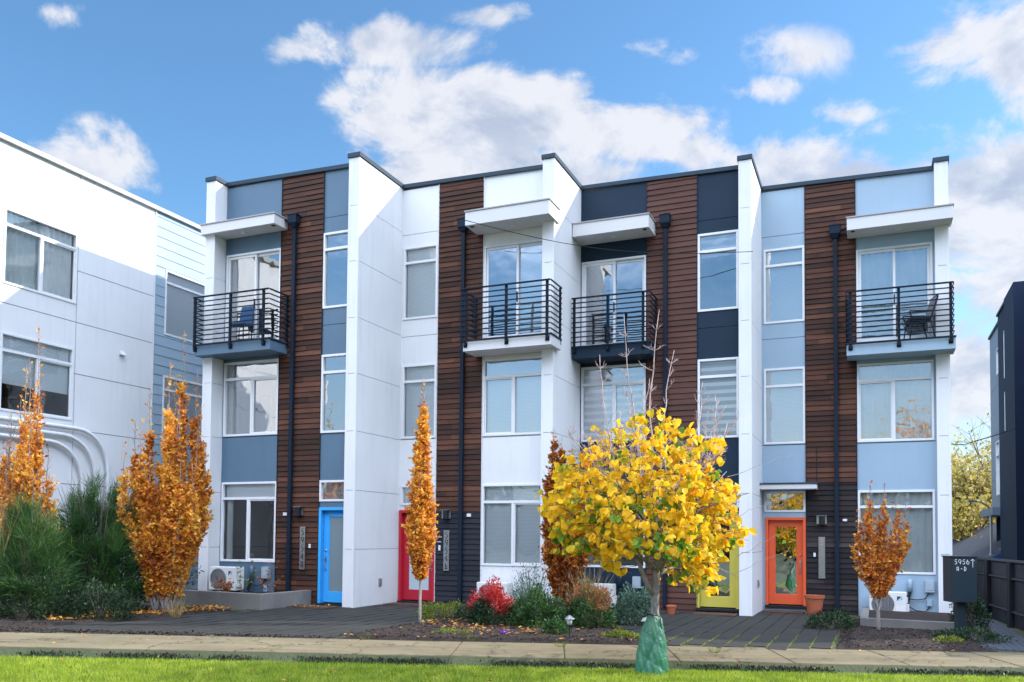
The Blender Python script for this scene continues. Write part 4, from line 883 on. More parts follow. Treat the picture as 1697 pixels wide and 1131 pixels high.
def rnd_unit(n, rng=RNG):
    a = rng.normal(size=(n, 3)); return a/np.linalg.norm(a, axis=1, keepdims=True)
def leaf_obj(name, mat, P, D, size, parent=None, shape='leaf', N=None, **k):
    if N is None: N = rnd_unit(len(P))
    V, F = leaf_arrays(P, D, N, size, shape, **k); return np_mesh(name, V, F, mat, parent)
def upright_tree(name, label, base, stems, mat, seed, trunk_r=.035, leaf=.055, dens=1.0, bark_m='bark_pale', spread=1.0, bottom=.45, tip_bare=.25, group=None, trunks=1, tl=.28, fork=0.0):
    """stems: (dx, dy, top height, width factor). Ascending stems carry short twigs, twigs carry leaves"""
    r = random.Random(seed); rg = np.random.default_rng(seed); bx, by = base; bz = gz(bx)
    root = empty(name, (bx, by, bz), 0, label, 'tree', group)
    tr = MB(); tw = MB(); LP = []; LD = []
    for (dx, dy, top, wf) in stems:
        ox = (r.uniform(-.08, .08)*trunks, r.uniform(-.05, .05)); n = 14; pts = []
        for i in range(n+1):
            t = i/n; z = t*top; k = min(1, max(0, z-fork)/(top*.55))**.8
            pts.append(Vector((ox[0]+(dx-ox[0])*k+r.uniform(-.02, .02)*t, ox[1]+(dy-ox[1])*k+r.uniform(-.02, .02)*t, z)))
        pts[0].z = -.05
        tr.tube(pts, [max(.004, trunk_r*(1-t/n)**.8*(.75 if wf < 1 else 1)) for t in range(n+1)], 6)
        z = bottom
        while z < top*.985:
            t = z/top; i = min(int(t*n), n-1); f = t*n-i; q = pts[i].lerp(pts[i+1], f)
            edge = (1-t)**.55*min(1, .35+(z-bottom)/(.5*top-bottom+.01)*.65); Lt = tl*wf*(.25+edge)*r.uniform(.6, 1.2)
            bare = t > 1-tip_bare*.35
            a = r.uniform(0, 6.28); el = R(r.uniform(35, 68)); d = Vector((math.cos(a)*math.cos(el), math.sin(a)*math.cos(el), math.sin(el)))
            e = q+d*Lt; mid = q+d*Lt*.5+Vector((0, 0, -.015)); tw.tube([q, mid, e], [.004, .003, .0015], 3, cap=False)
            nl = max(3, int(Lt*62*dens*r.uniform(.6, 1.25)));
            if bare: nl = r.choice((0, 0, 1, 2))
            for j in range(nl):
                s = r.uniform(.1, 1.0); c = q.lerp(e, s); LP.append((c.x, c.y, c.z)); v = Vector((r.gauss(0, 1), r.gauss(0, 1), r.gauss(.15, .8)))*.8+d*.5; LD.append(tuple(v))
            z += r.uniform(.010, .026)/dens if not bare else r.uniform(.03, .07)
    tr.build('trunk', M[bark_m], root, smooth=True, fix=False); tw.build('twig', M['twig_red'], root, fix=False)
    P = np.array(LP); D = np.array(LD); sz = leaf*rg.uniform(.55, 1.25, len(P))
    leaf_obj('crown', M[mat], P, D, sz, root, width=.62, fold=.35)
    return root
st = []
r_ = random.Random(5)
# tree left of the blue door: (dx from centre at x=-6.80)
for dx, h, w in ((.14, 5.05, .62), (.36, 4.35, .62), (-.02, 4.25, .7), (-.40, 3.95, .6), (-.62, 3.45, .6), (.56, 3.7, .7), (.70, 3.0, .8), (.16, 3.6, 1.0), (-.22, 3.2, 1.0), (.40, 3.2, 1.1), (-.48, 2.7, 1.0), (.62, 2.4, 1.0), (.10, 2.9, 1.2), (-.16, 2.5, 1.2), (.3, 2.2, 1.2)):
    for sgn in (1, -1): st.append((dx*1.0+r_.uniform(-.06, .06), sgn*r_.uniform(.05, .42), h*(1.09 if sgn == 1 else .94), w))
upright_tree('beech_tree', 'large upright copper orange tree with pale trunks left of the blue door', (-6.62, 16.45), st, 'beech', 21, leaf=.074, dens=1.3, bottom=.26, trunks=1.6, tl=.29, tip_bare=.6)
st = [(0, 0, 4.45, .8), (.02, .03, 4.2, .7), (.04, .04, 3.9, .85), (-.06, 0, 3.6, .9), (.10, -.04, 2.9, 1.0), (-.12, .05, 2.8, 1.), (.16, .06, 2.4, 1.0), (-.16, -.05, 2.3, 1.05), (.05, .12, 2.5, 1.0), (-.02, -.12, 2.7, 1.0), (.14, -.08, 1.9, .9), (-.14, .08, 1.9, .9)]
upright_tree('beech_tree', 'slim narrow orange tree with a pale trunk in front of the crimson door', (-1.62, 15.36), st, 'beech', 22, trunk_r=.026, leaf=.072, dens=1.3, tip_bare=.4, bottom=.78, trunks=.05, tl=.29, fork=.75)
st = [(-.22, 0, 3.75, .8), (-.05, .05, 3.55, .9), (.16, .0, 3.35, .9), (.30, .08, 3.0, .9), (-.32, .05, 3.0, .9), (.05, -.1, 3.1, 1.1), (-.15, -.1, 2.7, 1.1), (.25, -.1, 2.5, 1.1), (-.30, -.05, 2.2, 1.), (.36, 0, 2.2, 1.), (0, .1, 2.6, 1.2), (.1, -.2, 2.0, 1.1)]
upright_tree('beech_tree', 'brownish orange column tree half hidden behind the golden tree', (1.02, 16.7), st, 'beech_dark', 23, leaf=.075, dens=1.35, bottom=.25, trunks=.6, tl=.24)
st = [(-.32, 0, 2.25, .7), (-.10, .05, 2.75, .62), (-.18, -.05, 2.5, .7), (.14, 0, 2.72, .6), (.06, .06, 2.3, .75), (.36, 0, 2.5, .62), (.55, .05, 2.35, .6), (.44, -.05, 2.1, .8), (-.40, .03, 1.75, .8), (.22, -.08, 2.0, .8), (0, .1, 1.7, .8), (-.22, .08, 1.9, .9), (.52, .0, 1.9, .8)]
upright_tree('beech_tree', 'small spreading orange tree with thin pale trunks in front of the large right window', (6.63, 15.62), st, 'beech_red', 24, trunk_r=.020, leaf=.070, dens=1.1, tip_bare=.45, bottom=.62, trunks=.2, tl=.23, fork=.45)
st = []
for dx, h, w in ((.10, 4.75, .6), (.02, 4.2, .8), (.16, 3.9, .7), (-.3, 3.3, 1.), (-.6, 3.1, 1.2), (-.1, 3.0, 1.2), (.30, 2.75, 1.0), (-.4, 2.9, 1.2), (.1, 2.6, 1.2), (.42, 2.3, 1.1), (-.2, 3.0, 1.)):
    for sgn in (1, -1): st.append((dx, sgn*r_.uniform(.03, .25), h*(1.12 if sgn == 1 else .95), w*1.15))
upright_tree('beech_tree', 'orange upright tree cut off by the left edge beside the green bush', (-8.95, 15.75), st, 'beech', 25, leaf=.070, dens=1.0, bottom=.3, trunks=1.2, tl=.26, tip_bare=.7)
# ---------------- golden tree in the lawn
def golden_tree():
    r = random.Random(77); base = Vector((1.81, 10.9, gz(1.81)-.08)); root = empty('redbud_tree', base, 0, 'golden yellow tree with bare upper twigs standing in the lawn', 'tree')
    tr = MB(); top = Vector((.02, 0, 1.12)); tr.tube([(0, 0, -.1), (.0, 0, .4), (.005, 0, .8), tuple(top), (.03, .0, 1.5), (.02, .03, 2.0)], [.075, .058, .052, .047, .035, .025], 12)
    limbs = []
    fork = Vector((-.02, 0, .98)); tr.tube([fork, (-.10, 0, 1.12), (-.17, .02, 1.30), (-.26, .03, 1.6)], [.04, .036, .03, .022], 10)
    LP = []; LD = []; GI = []; tw = MB(); bt = MB()
    # main limbs reach through the crown
    for k in range(22):
        az = k*2.4+r.uniform(-.3, .3); src = Vector((.03, 0, r.uniform(1.15, 1.7))) if k % 3 else Vector((-.20, .02, 1.4))
        rad = r.uniform(.75, 1.12); zt = r.uniform(1.15, 2.6)
        lim = Vector((math.cos(az)*rad*1.08, math.sin(az)*rad*.9, zt)); midp = src.lerp(lim, .5)+Vector((0, 0, .12)); pts = [src, src.lerp(midp, .5)+Vector((0, 0, .04)), midp, midp.lerp(lim, .6)+Vector((0, 0, .03)), lim]
        tr.tube(pts, [.020, .016, .012, .008, .004], 6); limbs.append(pts)
    ZS = [1.05, 1.11, 1.26, 1.40, 1.55, 1.70, 1.92, 2.21, 2.58, 2.87, 3.09, 3.2]
    XL = [.35, .25, -.48, -.55, -1.14, -1.32, -1.37, -1.36, -1.18, -.92, -.63, -.3]
    XR = [.45, .55, .66, .84, .88, 1.06, 1.02, .90, .82, .64, .14, -.1]
    def crown_ok(x, y, z):
        a, b = np.interp(z, ZS, XL), np.interp(z, ZS, XR); w = .08*math.sin(11*z+2*x)+.06*math.sin(23*z+5*y); a = a*.95-w; b = b*.95+w
        if b-a < .05: return 9
        if z < 1.5 and -.42 < x < .18: return 9
        q = (2*x-a-b)/(b-a); return math.hypot(q, y/1.1)
    n = 0
    while n < 1450:
        x = r.uniform(-1.45, 1.2); y = r.uniform(-1.1, 1.1); z = r.uniform(1.05, 3.2)
        rr = crown_ok(x, y, z)
        if rr > 1: continue
        if r.random() > .2+.85*rr: continue
        if math.sin(4.3*x+1.7*z+2)*math.sin(5.1*y-4.3*z)*math.sin(3*x-2*y+3*z) > .34: continue
        if z > 2.5 and r.random() < .5: continue
        if .5*math.sin(8*x+5*z)+.5*math.sin(9*y+7*z+1) > .55: continue
        a = math.atan2(y, x)+r.uniform(-.6, .6); L_ = r.uniform(.08, .20); d = Vector((math.cos(a), math.sin(a), r.uniform(-.15, .35))).normalized(); s = Vector((x, y, z)); e = s+d*L_
        if abs(x) > .25 or z > 1.7: tw.tube([s-d*.14, s, e], [.0045, .003, .0018], 3, cap=False)
        grn = (rr < .66 and z < 2.3 and r.random() < .45) or (z < 1.75 and math.sin(6*x+1.2) > .1 and r.random() < .5) or r.random() < .04
        for j in range(r.randint(2, 6)):
            q = s.lerp(e, r.random()); LP.append(tuple(q)); v = Vector((r.gauss(0, .55), r.gauss(0, .55), -1.0+r.gauss(0, .55))); v += d*.45; LD.append(tuple(v)); GI.append(grn and r.random() < .75)
        n += 1
    # bare upper twigs
    for k in range(30):
        if k < 7: s = Vector((r.uniform(-.2, .25), r.uniform(-.2, .2), 2.3)); e = Vector((s.x*1.9+r.uniform(-.15, .15), r.uniform(-.4, .4), r.uniform(3.6, 4.15)))
        else:
            az = r.uniform(0, 6.28); s = Vector((math.cos(az)*.5, math.sin(az)*.4, 2.3)); rr = r.uniform(.7, 1.45); e = Vector((math.cos(az)*rr, math.sin(az)*rr*.8, r.uniform(2.9, 3.75)-.25*rr))
        if k == 0: s, e = Vector((.02, .0, 1.95)), Vector((.06, .05, 4.62))
        if k == 1: s, e = Vector((.0, .0, 1.95)), Vector((-.42, -.1, 4.5))
        if k == 2: s, e = Vector((.25, 0, 2.2)), Vector((.62, .1, 3.7))
        if k == 3: s, e = Vector((-.4, 0, 2.2)), Vector((-.70, -.1, 4.0))
        bend = Vector((r.uniform(-.12, .12), r.uniform(-.1, .1), 0)); pts = [s.lerp(e, t/10)+bend*math.sin(math.pi*t/10)+Vector((r.uniform(-.018, .018), r.uniform(-.018, .018), 0)) for t in range(11)]
        th = .011 if k < 4 else .008
        bt.tube(pts, [th*(1-t/10)**.7+.0028 for t in range(11)], 5)
        for t in range(3, 10):
            for _ in range(r.randint(1, 3) if k < 12 else r.randint(0, 2)):
                q = pts[t]; a = r.uniform(0, 6.28); L_ = r.uniform(.08, .42)*(1-t/14); d = Vector((math.cos(a)*.7, math.sin(a)*.7, r.uniform(.25, .9))).normalized(); e2 = q+d*L_; mm = q+d*L_*.5+Vector((0, 0, -.01))
                bt.tube([q, mm, e2], [.0042, .0032, .0022], 4, cap=False)
                for h in range(3):
                    g = q.lerp(e2, r.uniform(.3, .95)); d2 = (d+Vector((r.gauss(0, .6), r.gauss(0, .6), r.gauss(.2, .4)))).normalized(); bt.tube([g, g+d2*r.uniform(.03, .10)], [.0026, .0018], 3, cap=False)
                if r.random() < .02 and q.z < 3.3: LP.append(tuple(e2)); LD.append((r.gauss(0, .3), r.gauss(0, .3), -1))
    for sx, ex, ez in ((.9, 1.62, 2.2), (.9, 1.75, 2.75), (1.0, 1.7, 1.55), (1.0, 1.6, 1.75)):
        bt.tube([(sx+(ex-sx)*t/8+r.uniform(-.015, .015), -.1+r.uniform(-.02, .02), ez-.3*(1-t/8)**1.3+r.uniform(-.02, .02)) for t in range(9)], [.004-.0028*t/8 for t in range(9)], 4, cap=False)
    tr.build('trunk', M['bark_pale'], root, smooth=True, fix=False); tw.build('twig', M['bark'], root, fix=False); bt.build('bare_twig', M['twig'], root, smooth=True, fix=False)
    P = np.array(LP); D = np.array(LD); rg = np.random.default_rng(5); sz = .090*rg.uniform(.5, 1.35, len(P)); N = rnd_unit(len(P)); N[:, 2] *= .4
    gi = np.array(GI+[False]*(len(P)-len(GI)))
    leaf_obj('crown', M['yellow'], P[~gi], D[~gi], sz[~gi], root, shape='heart', N=N[~gi], width=.95, fold=.5)
    leaf_obj('green_leaves', M['freshgreen'], P[gi], D[gi], sz[gi], root, shape='heart', N=N[gi], width=.95, fold=.5)
    # buttresses of the trunk foot are hidden by the bag
    return root
golden_tree()
# watering bag: crumpled green sack laced round the trunk
tb = NT('green_tarpaulin'); co = tb.coord(); nz = tb.noise(co, 9, 5, .6, .8); wv = tb.noise(tb.coord((30, 30, 3)), 5, 3)
tb.bsdf(tb.ramp(nz, [(.3, (.025, .135, .075)), (.7, (.04, .18, .10))]), .32, tb.bump(tb.math('ADD', nz, tb.math('MULTIPLY', wv, .6)), .45, .03), spec=.6)
bag = empty('watering_bag', (1.79, 10.86, gz(1.79)-.085), 0, 'crumpled green watering bag wrapped round the foot of the golden tree', 'watering bag')
nr, nh = 96, 64; V = []; rb = np.random.default_rng(3); ph = rb.uniform(0, 6.28, 8)
for j in range(nh+1):
    t = j/nh; z = t*.74; r0 = .215*(1-t)**.9*.62+.088+.02*math.sin(3.1*t)
    if t > .9: r0 *= 1-.25*(t-.9)/.1
    for i in range(nr):
        a = 2*math.pi*i/nr
        cz = lambda q: abs(math.sin(q))**.55
        f = 1.02-.10*(1-cz(2.5*a+ph[0]+1.6*math.sin(3*t+ph[1])))-.075*(1-cz(3.5*a+ph[2]-5*t))-.06*(1-cz(1.5*a+9*t+ph[3]))-.04*(1-cz(5.5*a+ph[4]+13*t+math.sin(3*a)))+.03*math.sin(3*a+ph[5])+.012*math.sin(17*a+23*t)
        V.append((math.cos(a)*r0*f-.035*(1-t)+(.0), math.sin(a)*r0*f*.95, z+.012*math.sin(4*a+ph[5])*(t > .5)))
F = [(j*nr+i, j*nr+(i+1) % nr, (j+1)*nr+(i+1) % nr, (j+1)*nr+i) for j in range(nh) for i in range(nr)]
np_mesh('sack', np.array(V), np.array(F), tb.m, bag, smooth=True)
m = MB(); m.tube([(.07, -.07, .72), (-.02, -.11, .735), (-.10, -.04, .75), (-.07, .07, .74)], .008, 5); m.tube([(-.08, -.07, .73), (-.12, -.10, .77), (-.09, -.11, .80)], .007, 5); m.tube([(-.08, -.07, .73), (-.15, -.09, .71), (-.17, -.12, .68)], .006, 5); m.build('strap', M['dark'], bag)
m = MB(); m.hexa([(-.17, -.10, .655), (-.12, -.11, .66), (-.12, -.10, .66), (-.17, -.09, .655), (-.15, -.11, .70), (-.10, -.11, .71), (-.10, -.10, .71), (-.15, -.10, .70)]); m.build('label_tag', M['vinyl'], bag)
m = MB(); m.tube([(.118, -.09, .04), (.112, -.092, .3), (.088, -.085, .55), (.07, -.07, .72)], .005, 4); m.build('zip', M['rail'], bag)
# ---------------- shrubs
def shrub(name, label, x, y, rx, ry, h, mat, n, leaf, seed, top=None, topmat=None, shape='leaf', width=.5, z0=0, cat='shrub', up=.4, group=None, flat=1.0):
    rg = np.random.default_rng(seed); root = empty(name, (x, y, gz(x)+z0), 0, label, cat, group)
    d = rnd_unit(n, rg); d[:, 2] = np.abs(d[:, 2]); rad = rg.uniform(.45, 1.0, n)**.6; lump = 1+.13*np.sin(d[:, 0]*7+seed)+.12*np.sin(d[:, 1]*8+d[:, 2]*6+seed*2)
    P = d*rad[:, None]*lump[:, None]*np.array([rx, ry, h*.95])+np.array([0, 0, h*.04]); P[:, 2] = np.maximum(P[:, 2], .01)
    # lower half bulges to the ground
    D = d*.8+rnd_unit(n, rg)*.8+np.array([0, 0, up]); sz = leaf*rg.uniform(.6, 1.3, n)
    if topmat:
        k = (P[:, 2]+rg.normal(0, .06*h, n)+.15*h*np.sin(P[:, 0]*9)) > h*top
        leaf_obj('foliage', M[mat], P[~k], D[~k], sz[~k], root, shape=shape, width=width); leaf_obj('coloured_top', M[topmat], P[k], D[k], sz[k], root, shape=shape, width=width)
    else: leaf_obj('foliage', M[mat], P, D, sz, root, shape=shape, width=width)
    m = MB(); r = random.Random(seed)
    for i in range(14):
        a = r.uniform(0, 6.28); k = r.uniform(.2, .8); m.tube([(0, 0, -.02), (math.cos(a)*rx*k*.5, math.sin(a)*ry*k*.5, h*.4), (math.cos(a)*rx*k, math.sin(a)*ry*k, h*.8)], [.012, .007, .003], 4)
    m.build('stem', M['bark'], root, fix=False)
    return root
shrub('nandina_shrub', 'round shrub with a scarlet top and dark green base', -.33, 15.35, .42, .40, .74, 'green', 5600, .058, 1, .48, 'nandred', width=.35)
shrub('nandina_shrub', 'round green shrub with lime tips between the scarlet and bronze shrubs', .47, 15.1, .47, .42, .66, 'nandgrn', 5600, .06, 2, width=.38)
shrub('nandina_shrub', 'round shrub with a bronze red top right of the path light', 1.38, 15.25, .45, .42, .80, 'nandgrn', 5600, .06, 3, .52, 'nandmix', width=.35)
shrub('evergreen_shrub', 'loose grey green shrub left of the golden tree trunk', 2.32, 16.2, .42, .40, .66, 'greygreen', 4800, .055, 4, width=.42)
shrub('low_shrub', 'low yellow green shrub behind the trunk of the slim orange tree', -1.28, 16.7, .60, .35, .30, 'lime', 2400, .045, 5, width=.4)
shrub('low_shrub', 'dark low shrub left of the scarlet shrub', -.75, 16.0, .32, .3, .34, 'green', 1500, .05, 6, width=.4)
shrub('seedling_clump', 'small leafy clump left of the path light', .72, 13.95, .20, .16, .28, 'nandgrn', 500, .06, 7, width=.6)
shrub('ground_plant', 'lime ground plant at the front right of the bed', 1.72, 13.62, .30, .14, .14, 'lime', 500, .045, 8, width=.7)
shrub('ground_plant', 'pale ground plant at the front left of the middle bed', -.95, 13.7, .34, .12, .10, 'lime', 280, .05, 9, width=.4)
shrub('flower_clump', 'tiny violet flowers at the front of the middle bed', -.12, 13.75, .10, .08, .09, 'violet', 120, .03, 10, width=.9) if 'violet' in M else None
shrub('fern_clump', 'low dark green plant by the small orange tree at the right', 5.9, 16.0, .50, .35, .34, 'green', 1300, .06, 11, width=.35)
shrub('ground_plant', 'lime tuft in front of the concrete wall at the right', 7.05, 13.9, .28, .16, .12, 'lime', 420, .05, 12, width=.4)
shrub('ground_plant', 'dark ground cover at the foot of the mailbox post', 7.6, 14.3, .60, .35, .22, 'green', 1500, .055, 13, width=.35)
shrub('ivy_shrub', 'dark shrub behind the mailbox post beside the path', 8.45, 15.9, .30, .3, .78, 'green', 1900, .055, 14, width=.5)
shrub('ivy_shrub', 'sprawling plant along the base of the right planter wall', 6.2, 16.6, .40, .2, .22, 'nandgrn', 700, .06, 15, width=.35)
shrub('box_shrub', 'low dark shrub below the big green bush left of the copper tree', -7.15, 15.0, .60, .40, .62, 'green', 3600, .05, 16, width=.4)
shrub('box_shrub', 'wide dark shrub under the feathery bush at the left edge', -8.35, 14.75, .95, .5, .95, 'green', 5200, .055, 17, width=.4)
# feathery broom: many arching blades
def broom(name, label, x, y, n, h, rx, seed, mat='broom', ln=.34, wd=.022, cat='shrub'):
    rg = np.random.default_rng(seed); root = empty(name, (x, y, gz(x)), 0, label, cat)
    nc = 260; cd = rnd_unit(nc, rg); cd[:, 2] = np.abs(cd[:, 2]); cr_ = rg.uniform(.35, 1, nc)**.6; C = cd*cr_[:, None]*np.array([rx*.85, rx*.6, h*.72])+np.array([0, 0, h*.06]); axis = cd*np.array([.8, .8, .4])+rnd_unit(nc, rg)*.45+np.array([0, 0, .7]); axis /= np.linalg.norm(axis, axis=1, keepdims=True); cl = rg.uniform(.18, .48, nc)
    i = rg.integers(0, nc, n); k = rg.random(n)**1.3; D = axis[i]+rnd_unit(n, rg)*.48*(1+.5*k[:, None]); P = C[i]+axis[i]*(k*cl[i])[:, None]+rg.normal(0, .05, (n, 3)); P[:, 2] = np.maximum(P[:, 2], .02); sz = ln*rg.uniform(.4, 1.25, n)
    leaf_obj('foliage', M[mat], P, D, sz, root, shape='blade', width=wd, fold=.12)
    m = MB(); r = random.Random(seed)
    for i in range(26):
        a = r.uniform(0, 6.28); k = r.uniform(.2, .85); m.tube([(0, 0, 0), (math.cos(a)*rx*k*.5, math.sin(a)*rx*.5*k*.7, h*.45), (math.cos(a)*rx*k, math.sin(a)*rx*k*.7, h*.8)], [.016, .010, .003], 4)
    m.build('stem', M['bark'], root, fix=False); return root
broom('broom_shrub', 'large feathery dark green bush between the two big orange trees', -7.85, 16.3, 34000, 2.95, .95, 32+5, ln=.24, wd=.03)
broom('broom_shrub', 'arching bright green bush at the left edge below the orange tree', -8.45, 15.0, 16000, 2.35, .62, 32, ln=.24, wd=.03)
def tuft(name, label, x, y, n, h, spread, seed, mat='straw', z0=0, wd=.02, cat='grass clump', group=None):
    rg = np.random.default_rng(seed); a = rg.uniform(0, 6.28, n); k = rg.uniform(.1, 1, n)*spread
    P = np.stack([np.cos(a)*.05, np.sin(a)*.05, np.zeros(n)], 1); D = np.stack([np.cos(a)*k, np.sin(a)*k, np.ones(n)], 1); sz = h*rg.uniform(.5, 1.1, n)
    V, F = leaf_arrays(P, D, rnd_unit(n, rg), sz, 'blade', width=wd, fold=.15); o = np_mesh(name, V, F, M[mat]); o.location = (x, y, gz(x)+z0); return tag(o, label, cat, group)
tuft('ornamental_grass', 'straw coloured grass fanning up behind the bronze topped shrub', 1.42, 15.9, 190, 1.12, .55, 41, wd=.012)
tuft('ornamental_grass', 'fine grey green grass behind the green shrub and left of the column tree', .28, 16.2, 420, .85, .5, 42, 'greygreen', wd=.014)
shrub('airy_shrub', 'airy pale green shrub in front of the white wall behind the middle bed', .42, 16.8, .50, .30, 1.15, 'greygreen', 900, .055, 43, width=.35)
tuft('ornamental_grass', 'dry grass tuft at the foot of the big copper tree', -6.05, 15.6, 120, .42, .8, 44, wd=.018)
tuft('ornamental_grass', 'dry brown grass tuft between the scarlet and green shrubs', .08, 15.3, 130, .5, .5, 45, wd=.018)
tuft('ornamental_grass', 'long straw grass arching out of the bush at the left edge', -9.0, 14.9, 130, 2.6, .55, 46, wd=.006)
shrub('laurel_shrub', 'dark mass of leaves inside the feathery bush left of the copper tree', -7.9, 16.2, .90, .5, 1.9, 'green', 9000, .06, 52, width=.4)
# rose and weeds in the left planter
def straggler(name, label, u, v, z, h, n, seed, mat='nandgrn'):
    r = random.Random(seed); p = uv(u, v, z); root = empty(name, p, 0, label, 'plant'); m = MB(); LP = []; LD = []
    for i in range(n):
        a = r.uniform(0, 6.28); k = r.uniform(.1, .4); e = Vector((math.cos(a)*k, math.sin(a)*k*.4, h*r.uniform(.5, 1))); pts = [Vector((0, 0, 0)).lerp(e, t/6)+Vector((r.uniform(-.03, .03), r.uniform(-.02, .02), 0)) for t in range(7)]; m.tube(pts, .004, 4)
        for t in range(2, 7):
            for _ in range(3): LP.append(tuple(pts[t])); LD.append((r.gauss(0, 1), r.gauss(0, 1), r.gauss(.2, .6)))
    m.build('stem', M['bark'], root, fix=False); leaf_obj('foliage', M[mat], np.array(LP), np.array(LD), np.full(len(LP), .06), root, width=.55); return root
straggler('rose_plant', 'thin straggling plant beside the left heat pump', -14.35, 15.2, .29, .62, 7, 1, 'green')
straggler('rose_plant', 'tall thin rose with pale leaves in the left planter right of the heat pump', -12.75, 15.1, .29, .95, 5, 2, 'lime')
straggler('rose_plant', 'brown stemmed weed in the left planter against the cedar boards', -12.25, 15.3, .29, .72, 6, 3, 'beech_dark')
straggler('rose_plant', 'dark purplish plant low in the left planter below the window', -12.9, 14.8, .29, .34, 14, 4, 'beech_dark')
# ---------------- litter, mulch chips, grass
def chips(name, poly, n, mat, size, seed, z=.05, kind='stuff', flat=.25, extra=None):
    rg = np.random.default_rng(seed); r = random.Random(seed); pts = scatter_in(poly, n, r); P = np.column_stack([pts, -.012*pts[:, 0]+z]); D = rnd_unit(n, rg); D[:, 2] *= flat; N = rnd_unit(n, rg)*.5+np.array([0, 0, 1])
    V, F = leaf_arrays(P, D, N, size*rg.uniform(.5, 1.4, n), 'leaf', width=.6, fold=.4); return tag(np_mesh(name, V, F, M[mat]), kind=kind)
chips('bark_mulch', BEDB, 14000, 'chip', .034, 1, .045); chips('bark_mulch', BEDD, 5500, 'chip', .034, 2, .045); chips('bark_mulch', BEDL, 5500, 'chip', .034, 3, .04)
chips('fallen_leaves', [(-7.6, 14.2), (-5.45, 17.2), (-6.4, 17.6), (-8.2, 15)], 900, 'fallen', .075, 4, .06)
chips('fallen_leaves', [(-1.7, 15.3), (-.9, 16.2), (.9, 14.6), (.5, 13.6), (-.6, 13.7)], 260, 'fallen', .07, 5, .06)
chips('fallen_leaves', BEDB, 160, 'fallen', .065, 6, .06); chips('fallen_leaves', [(-9.5, 13.4), (9, 13.4), (9, 11.4), (-9.5, 11.4)], 90, 'fallen', .05, 7, .012)
pm = [uv(-11.5, 14.95), uv(-10.5, 14.95), uv(-10.5, 15.5), uv(-11.5, 15.5)]; chips('fallen_leaves', [(p.x, p.y) for p in pm], 70, 'fallen', .06, 8, .035)
chips('verge_litter', [(-9.5, 12.95), (-2.7, 12.95), (-2.7, 13.15), (-9.5, 13.6)], 1500, 'chip', .045, 9, .014)
def lawn():
    rg = np.random.default_rng(9); n = 95000; y = 9.0+(11.10-9.0)*rg.random(n)**.9; hw = .62*y+.6; x = rg.uniform(-1, 1, n)*hw
    P = np.column_stack([x, y, -.012*x-.085]); D = rg.normal(0, .38, (n, 3)); D[:, 2] = 1; D[:, 0] += .25*np.sin(x*3+y*2); ht = .055*rg.uniform(.5, 1.3, n)*(1-.35*(y > 10.98)); V, F = leaf_arrays(P, D, rnd_unit(n, rg), ht, 'blade', width=.11, fold=.15)
    tag(np_mesh('lawn', V, F, M['grass']), kind='stuff')
lawn()
def verge(name, mat, n, y0, y1, hgt, seed, z0, wd=.12):
    rg = np.random.default_rng(seed); x = rg.uniform(-8.5, 8.5, n); y = rg.uniform(y0, y1, n); ok = (np.sin(x*2.3)+np.sin(x*5.1+1)+rg.normal(0, .5, n)) > -.3; x, y = x[ok], y[ok]; n = len(x)
    P = np.column_stack([x, y, -.012*x+z0]); D = rg.normal(0, .5, (n, 3)); D[:, 2] = 1; V, F = leaf_arrays(P, D, rnd_unit(n, rg), hgt*rg.uniform(.4, 1.3, n), 'blade', width=wd, fold=.2); return tag(np_mesh(name, V, F, M[mat]), kind='stuff')
verge('edge_weeds', 'broom', 9000, 11.06, 11.46, .055, 61, -.085); verge('edge_moss', 'green', 16000, 11.08, 11.44, .05, 64, -.095, .4); verge('edge_litter', 'chip', 5000, 11.15, 11.44, .04, 62, -.06, .5)
chips('fallen_leaves', [(-8, 9.3), (8, 9.3), (8, 11.2), (-8, 11.2)], 60, 'fallen', .055, 63, -.03)
for i, (x, y, lb) in enumerate(((-2.2, 13.1, 'left driveway'), (-.6, 13.12, 'mulch bed'), (2.9, 12.3, 'right driveway'), (.72, 12.6, 'path light'))): tuft('weed_tuft', 'small green weed growing from a sidewalk crack near the '+lb, x, y, 60, .11, 1.3, 70+i, 'lime', wd=.05, cat='weed', group='weeds in the sidewalk')
def joint_grass():
    rg = np.random.default_rng(19); P = []
    for i in range(14):
        u = -4.5+.3*i
        for _ in range(260):
            v = rg.uniform(12.2, 15.9); q = uv(u, v)
            if inside(PD, q.x, q.y) and q.y < 15.0-rg.random()*.9: P.append((q.x, q.y, gz(q.x)))
    P = np.array(P); n = len(P); D = rg.normal(0, .5, (n, 3)); D[:, 2] = 1; V, F = leaf_arrays(P, D, rnd_unit(n, rg), .030*rg.uniform(.5, 1.2, n), 'blade', width=.16); tag(np_mesh('joint_grass', V, F, M['grass']), kind='stuff')
joint_grass()
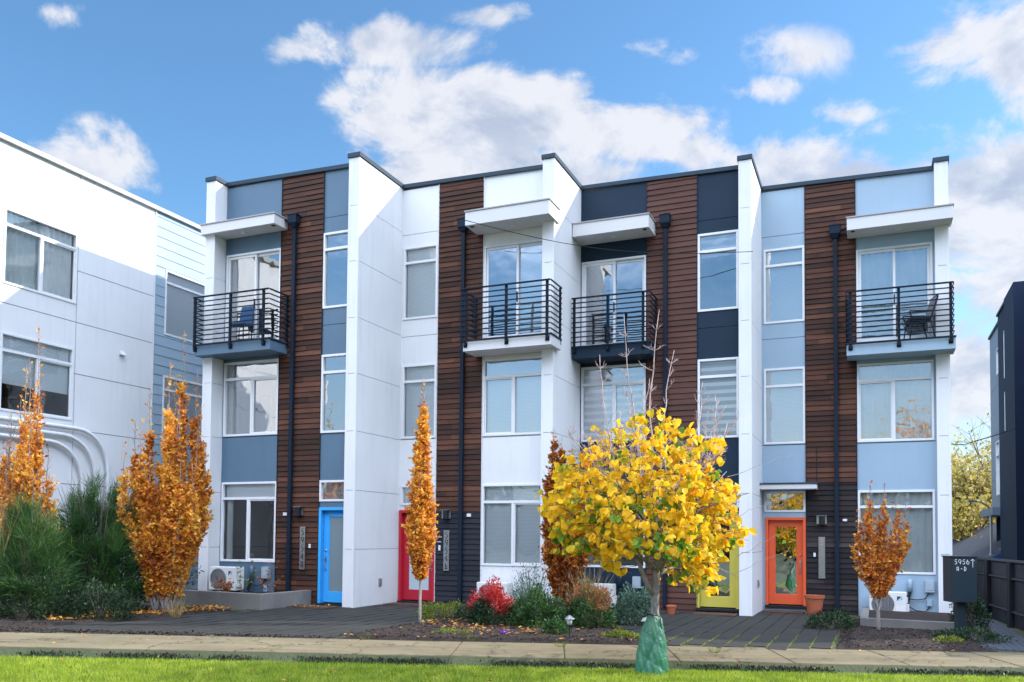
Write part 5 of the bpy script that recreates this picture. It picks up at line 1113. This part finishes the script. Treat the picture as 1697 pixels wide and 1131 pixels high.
# ---------------- far trees behind the right gap, and street trees across the road that the glass reflects
def far_tree(name, label, x, y, z, h, rx, n, mat, seed, leaf=.28, bare=1.0, group=None, crown0=.25):
    r = random.Random(seed); rg = np.random.default_rng(seed); root = empty(name, (x, y, z), 0, label, 'tree', group); m = MB()
    m.tube([(0, 0, 0), (.05, 0, h*.3), (0, 0, h*.55)], [h*.03, h*.022, h*.012], 8); LP = []
    for k in range(34):
        a = r.uniform(0, 6.28); s = Vector((0, 0, h*r.uniform(.25, .5))); rad = rx*r.uniform(.35, 1); e = Vector((math.cos(a)*rad, math.sin(a)*rad, h*r.uniform(.5, 1.0)*(1-.18*(rad/rx)))); b = s.lerp(e, .5)+Vector((math.cos(a)*rad*.12, math.sin(a)*rad*.12, -.1)); m.tube([s, b, e], [h*.011, h*.006, .012], 5, cap=False)
        for j in range(int(16*bare)):
            q = b.lerp(e, r.random()); d = Vector((r.gauss(0, 1), r.gauss(0, 1), abs(r.gauss(.5, .6)))).normalized(); w = q+d*h*r.uniform(.05, .16); m.tube([q, w], [.014, .006], 3, cap=False)
            for i in range(int(n/34/16)+1): LP.append(tuple(q.lerp(w, r.random())+Vector((r.gauss(0, .15), r.gauss(0, .15), r.gauss(0, .15)))))
    m.build('trunk', M['bark'], root, fix=False); P = np.array(LP)
    lo = P[:, 2] < h*(.72+.15*rg.random(len(P))) ; keep = lo | (rg.random(len(P)) < .25); P = P[keep]
    leaf_obj('crown', M[mat], P, rnd_unit(len(P), rg), leaf*rg.uniform(.5, 1.2, len(P)), root, width=.7); return root
GT = 'golden trees behind the far house'
far_tree('maple_tree', 'tall half bare golden tree behind the low white house', 24.6, 44, -3, 12.2, 4.2, 7000, 'farleaf', 1, leaf=.22, bare=1.3, group=GT)
far_tree('maple_tree', 'half bare golden tree seen right of the street lamp', 29.5, 50, -3, 12.5, 4.5, 6000, 'farleaf', 2, leaf=.22, bare=1.3, group=GT)
far_tree('maple_tree', 'yellow green tree in the gap just right of the row', 20.8, 41, -3, 8.2, 3.0, 8000, 'farleaf', 3, leaf=.24)
for i, (x, y, h, mt, lb) in enumerate(((-9, -14, 9, 'yellow', 'yellow'), (-3, -18, 11, 'beech', 'orange'), (-17, -12, 10, 'green', 'green'), (6, -16, 9, 'yellow', 'golden'))):
    far_tree('street_tree', lb+' street tree across the road behind the viewer', x, y, -.1, h, h*.33, 3600, mt, 60+i, leaf=.3)

# unseen hedge added across the road to darken reflections in the low windows
rg = np.random.default_rng(90); hd = empty('reflection_hedge', (-12, -19, -.1), 0, 'unseen evergreen hedge added across the road for dark window reflections', 'hedge'); n = 14000
P = np.column_stack([rg.uniform(-38, 30, n), rg.normal(0, .5, n), rg.uniform(0, 1, n)]); P[:, 2] *= 5.2+1.1*np.sin(P[:, 0]*.35)+.6*np.sin(P[:, 0]*1.3)
leaf_obj('foliage', M['green'], P, rnd_unit(n, rg), .55*rg.uniform(.5, 1.2, n), hd, width=.8)
m = MB(); m.box(-38, 30, -.2, .2, 0, 3.8); m.build('branch_core', M['bark'], hd)
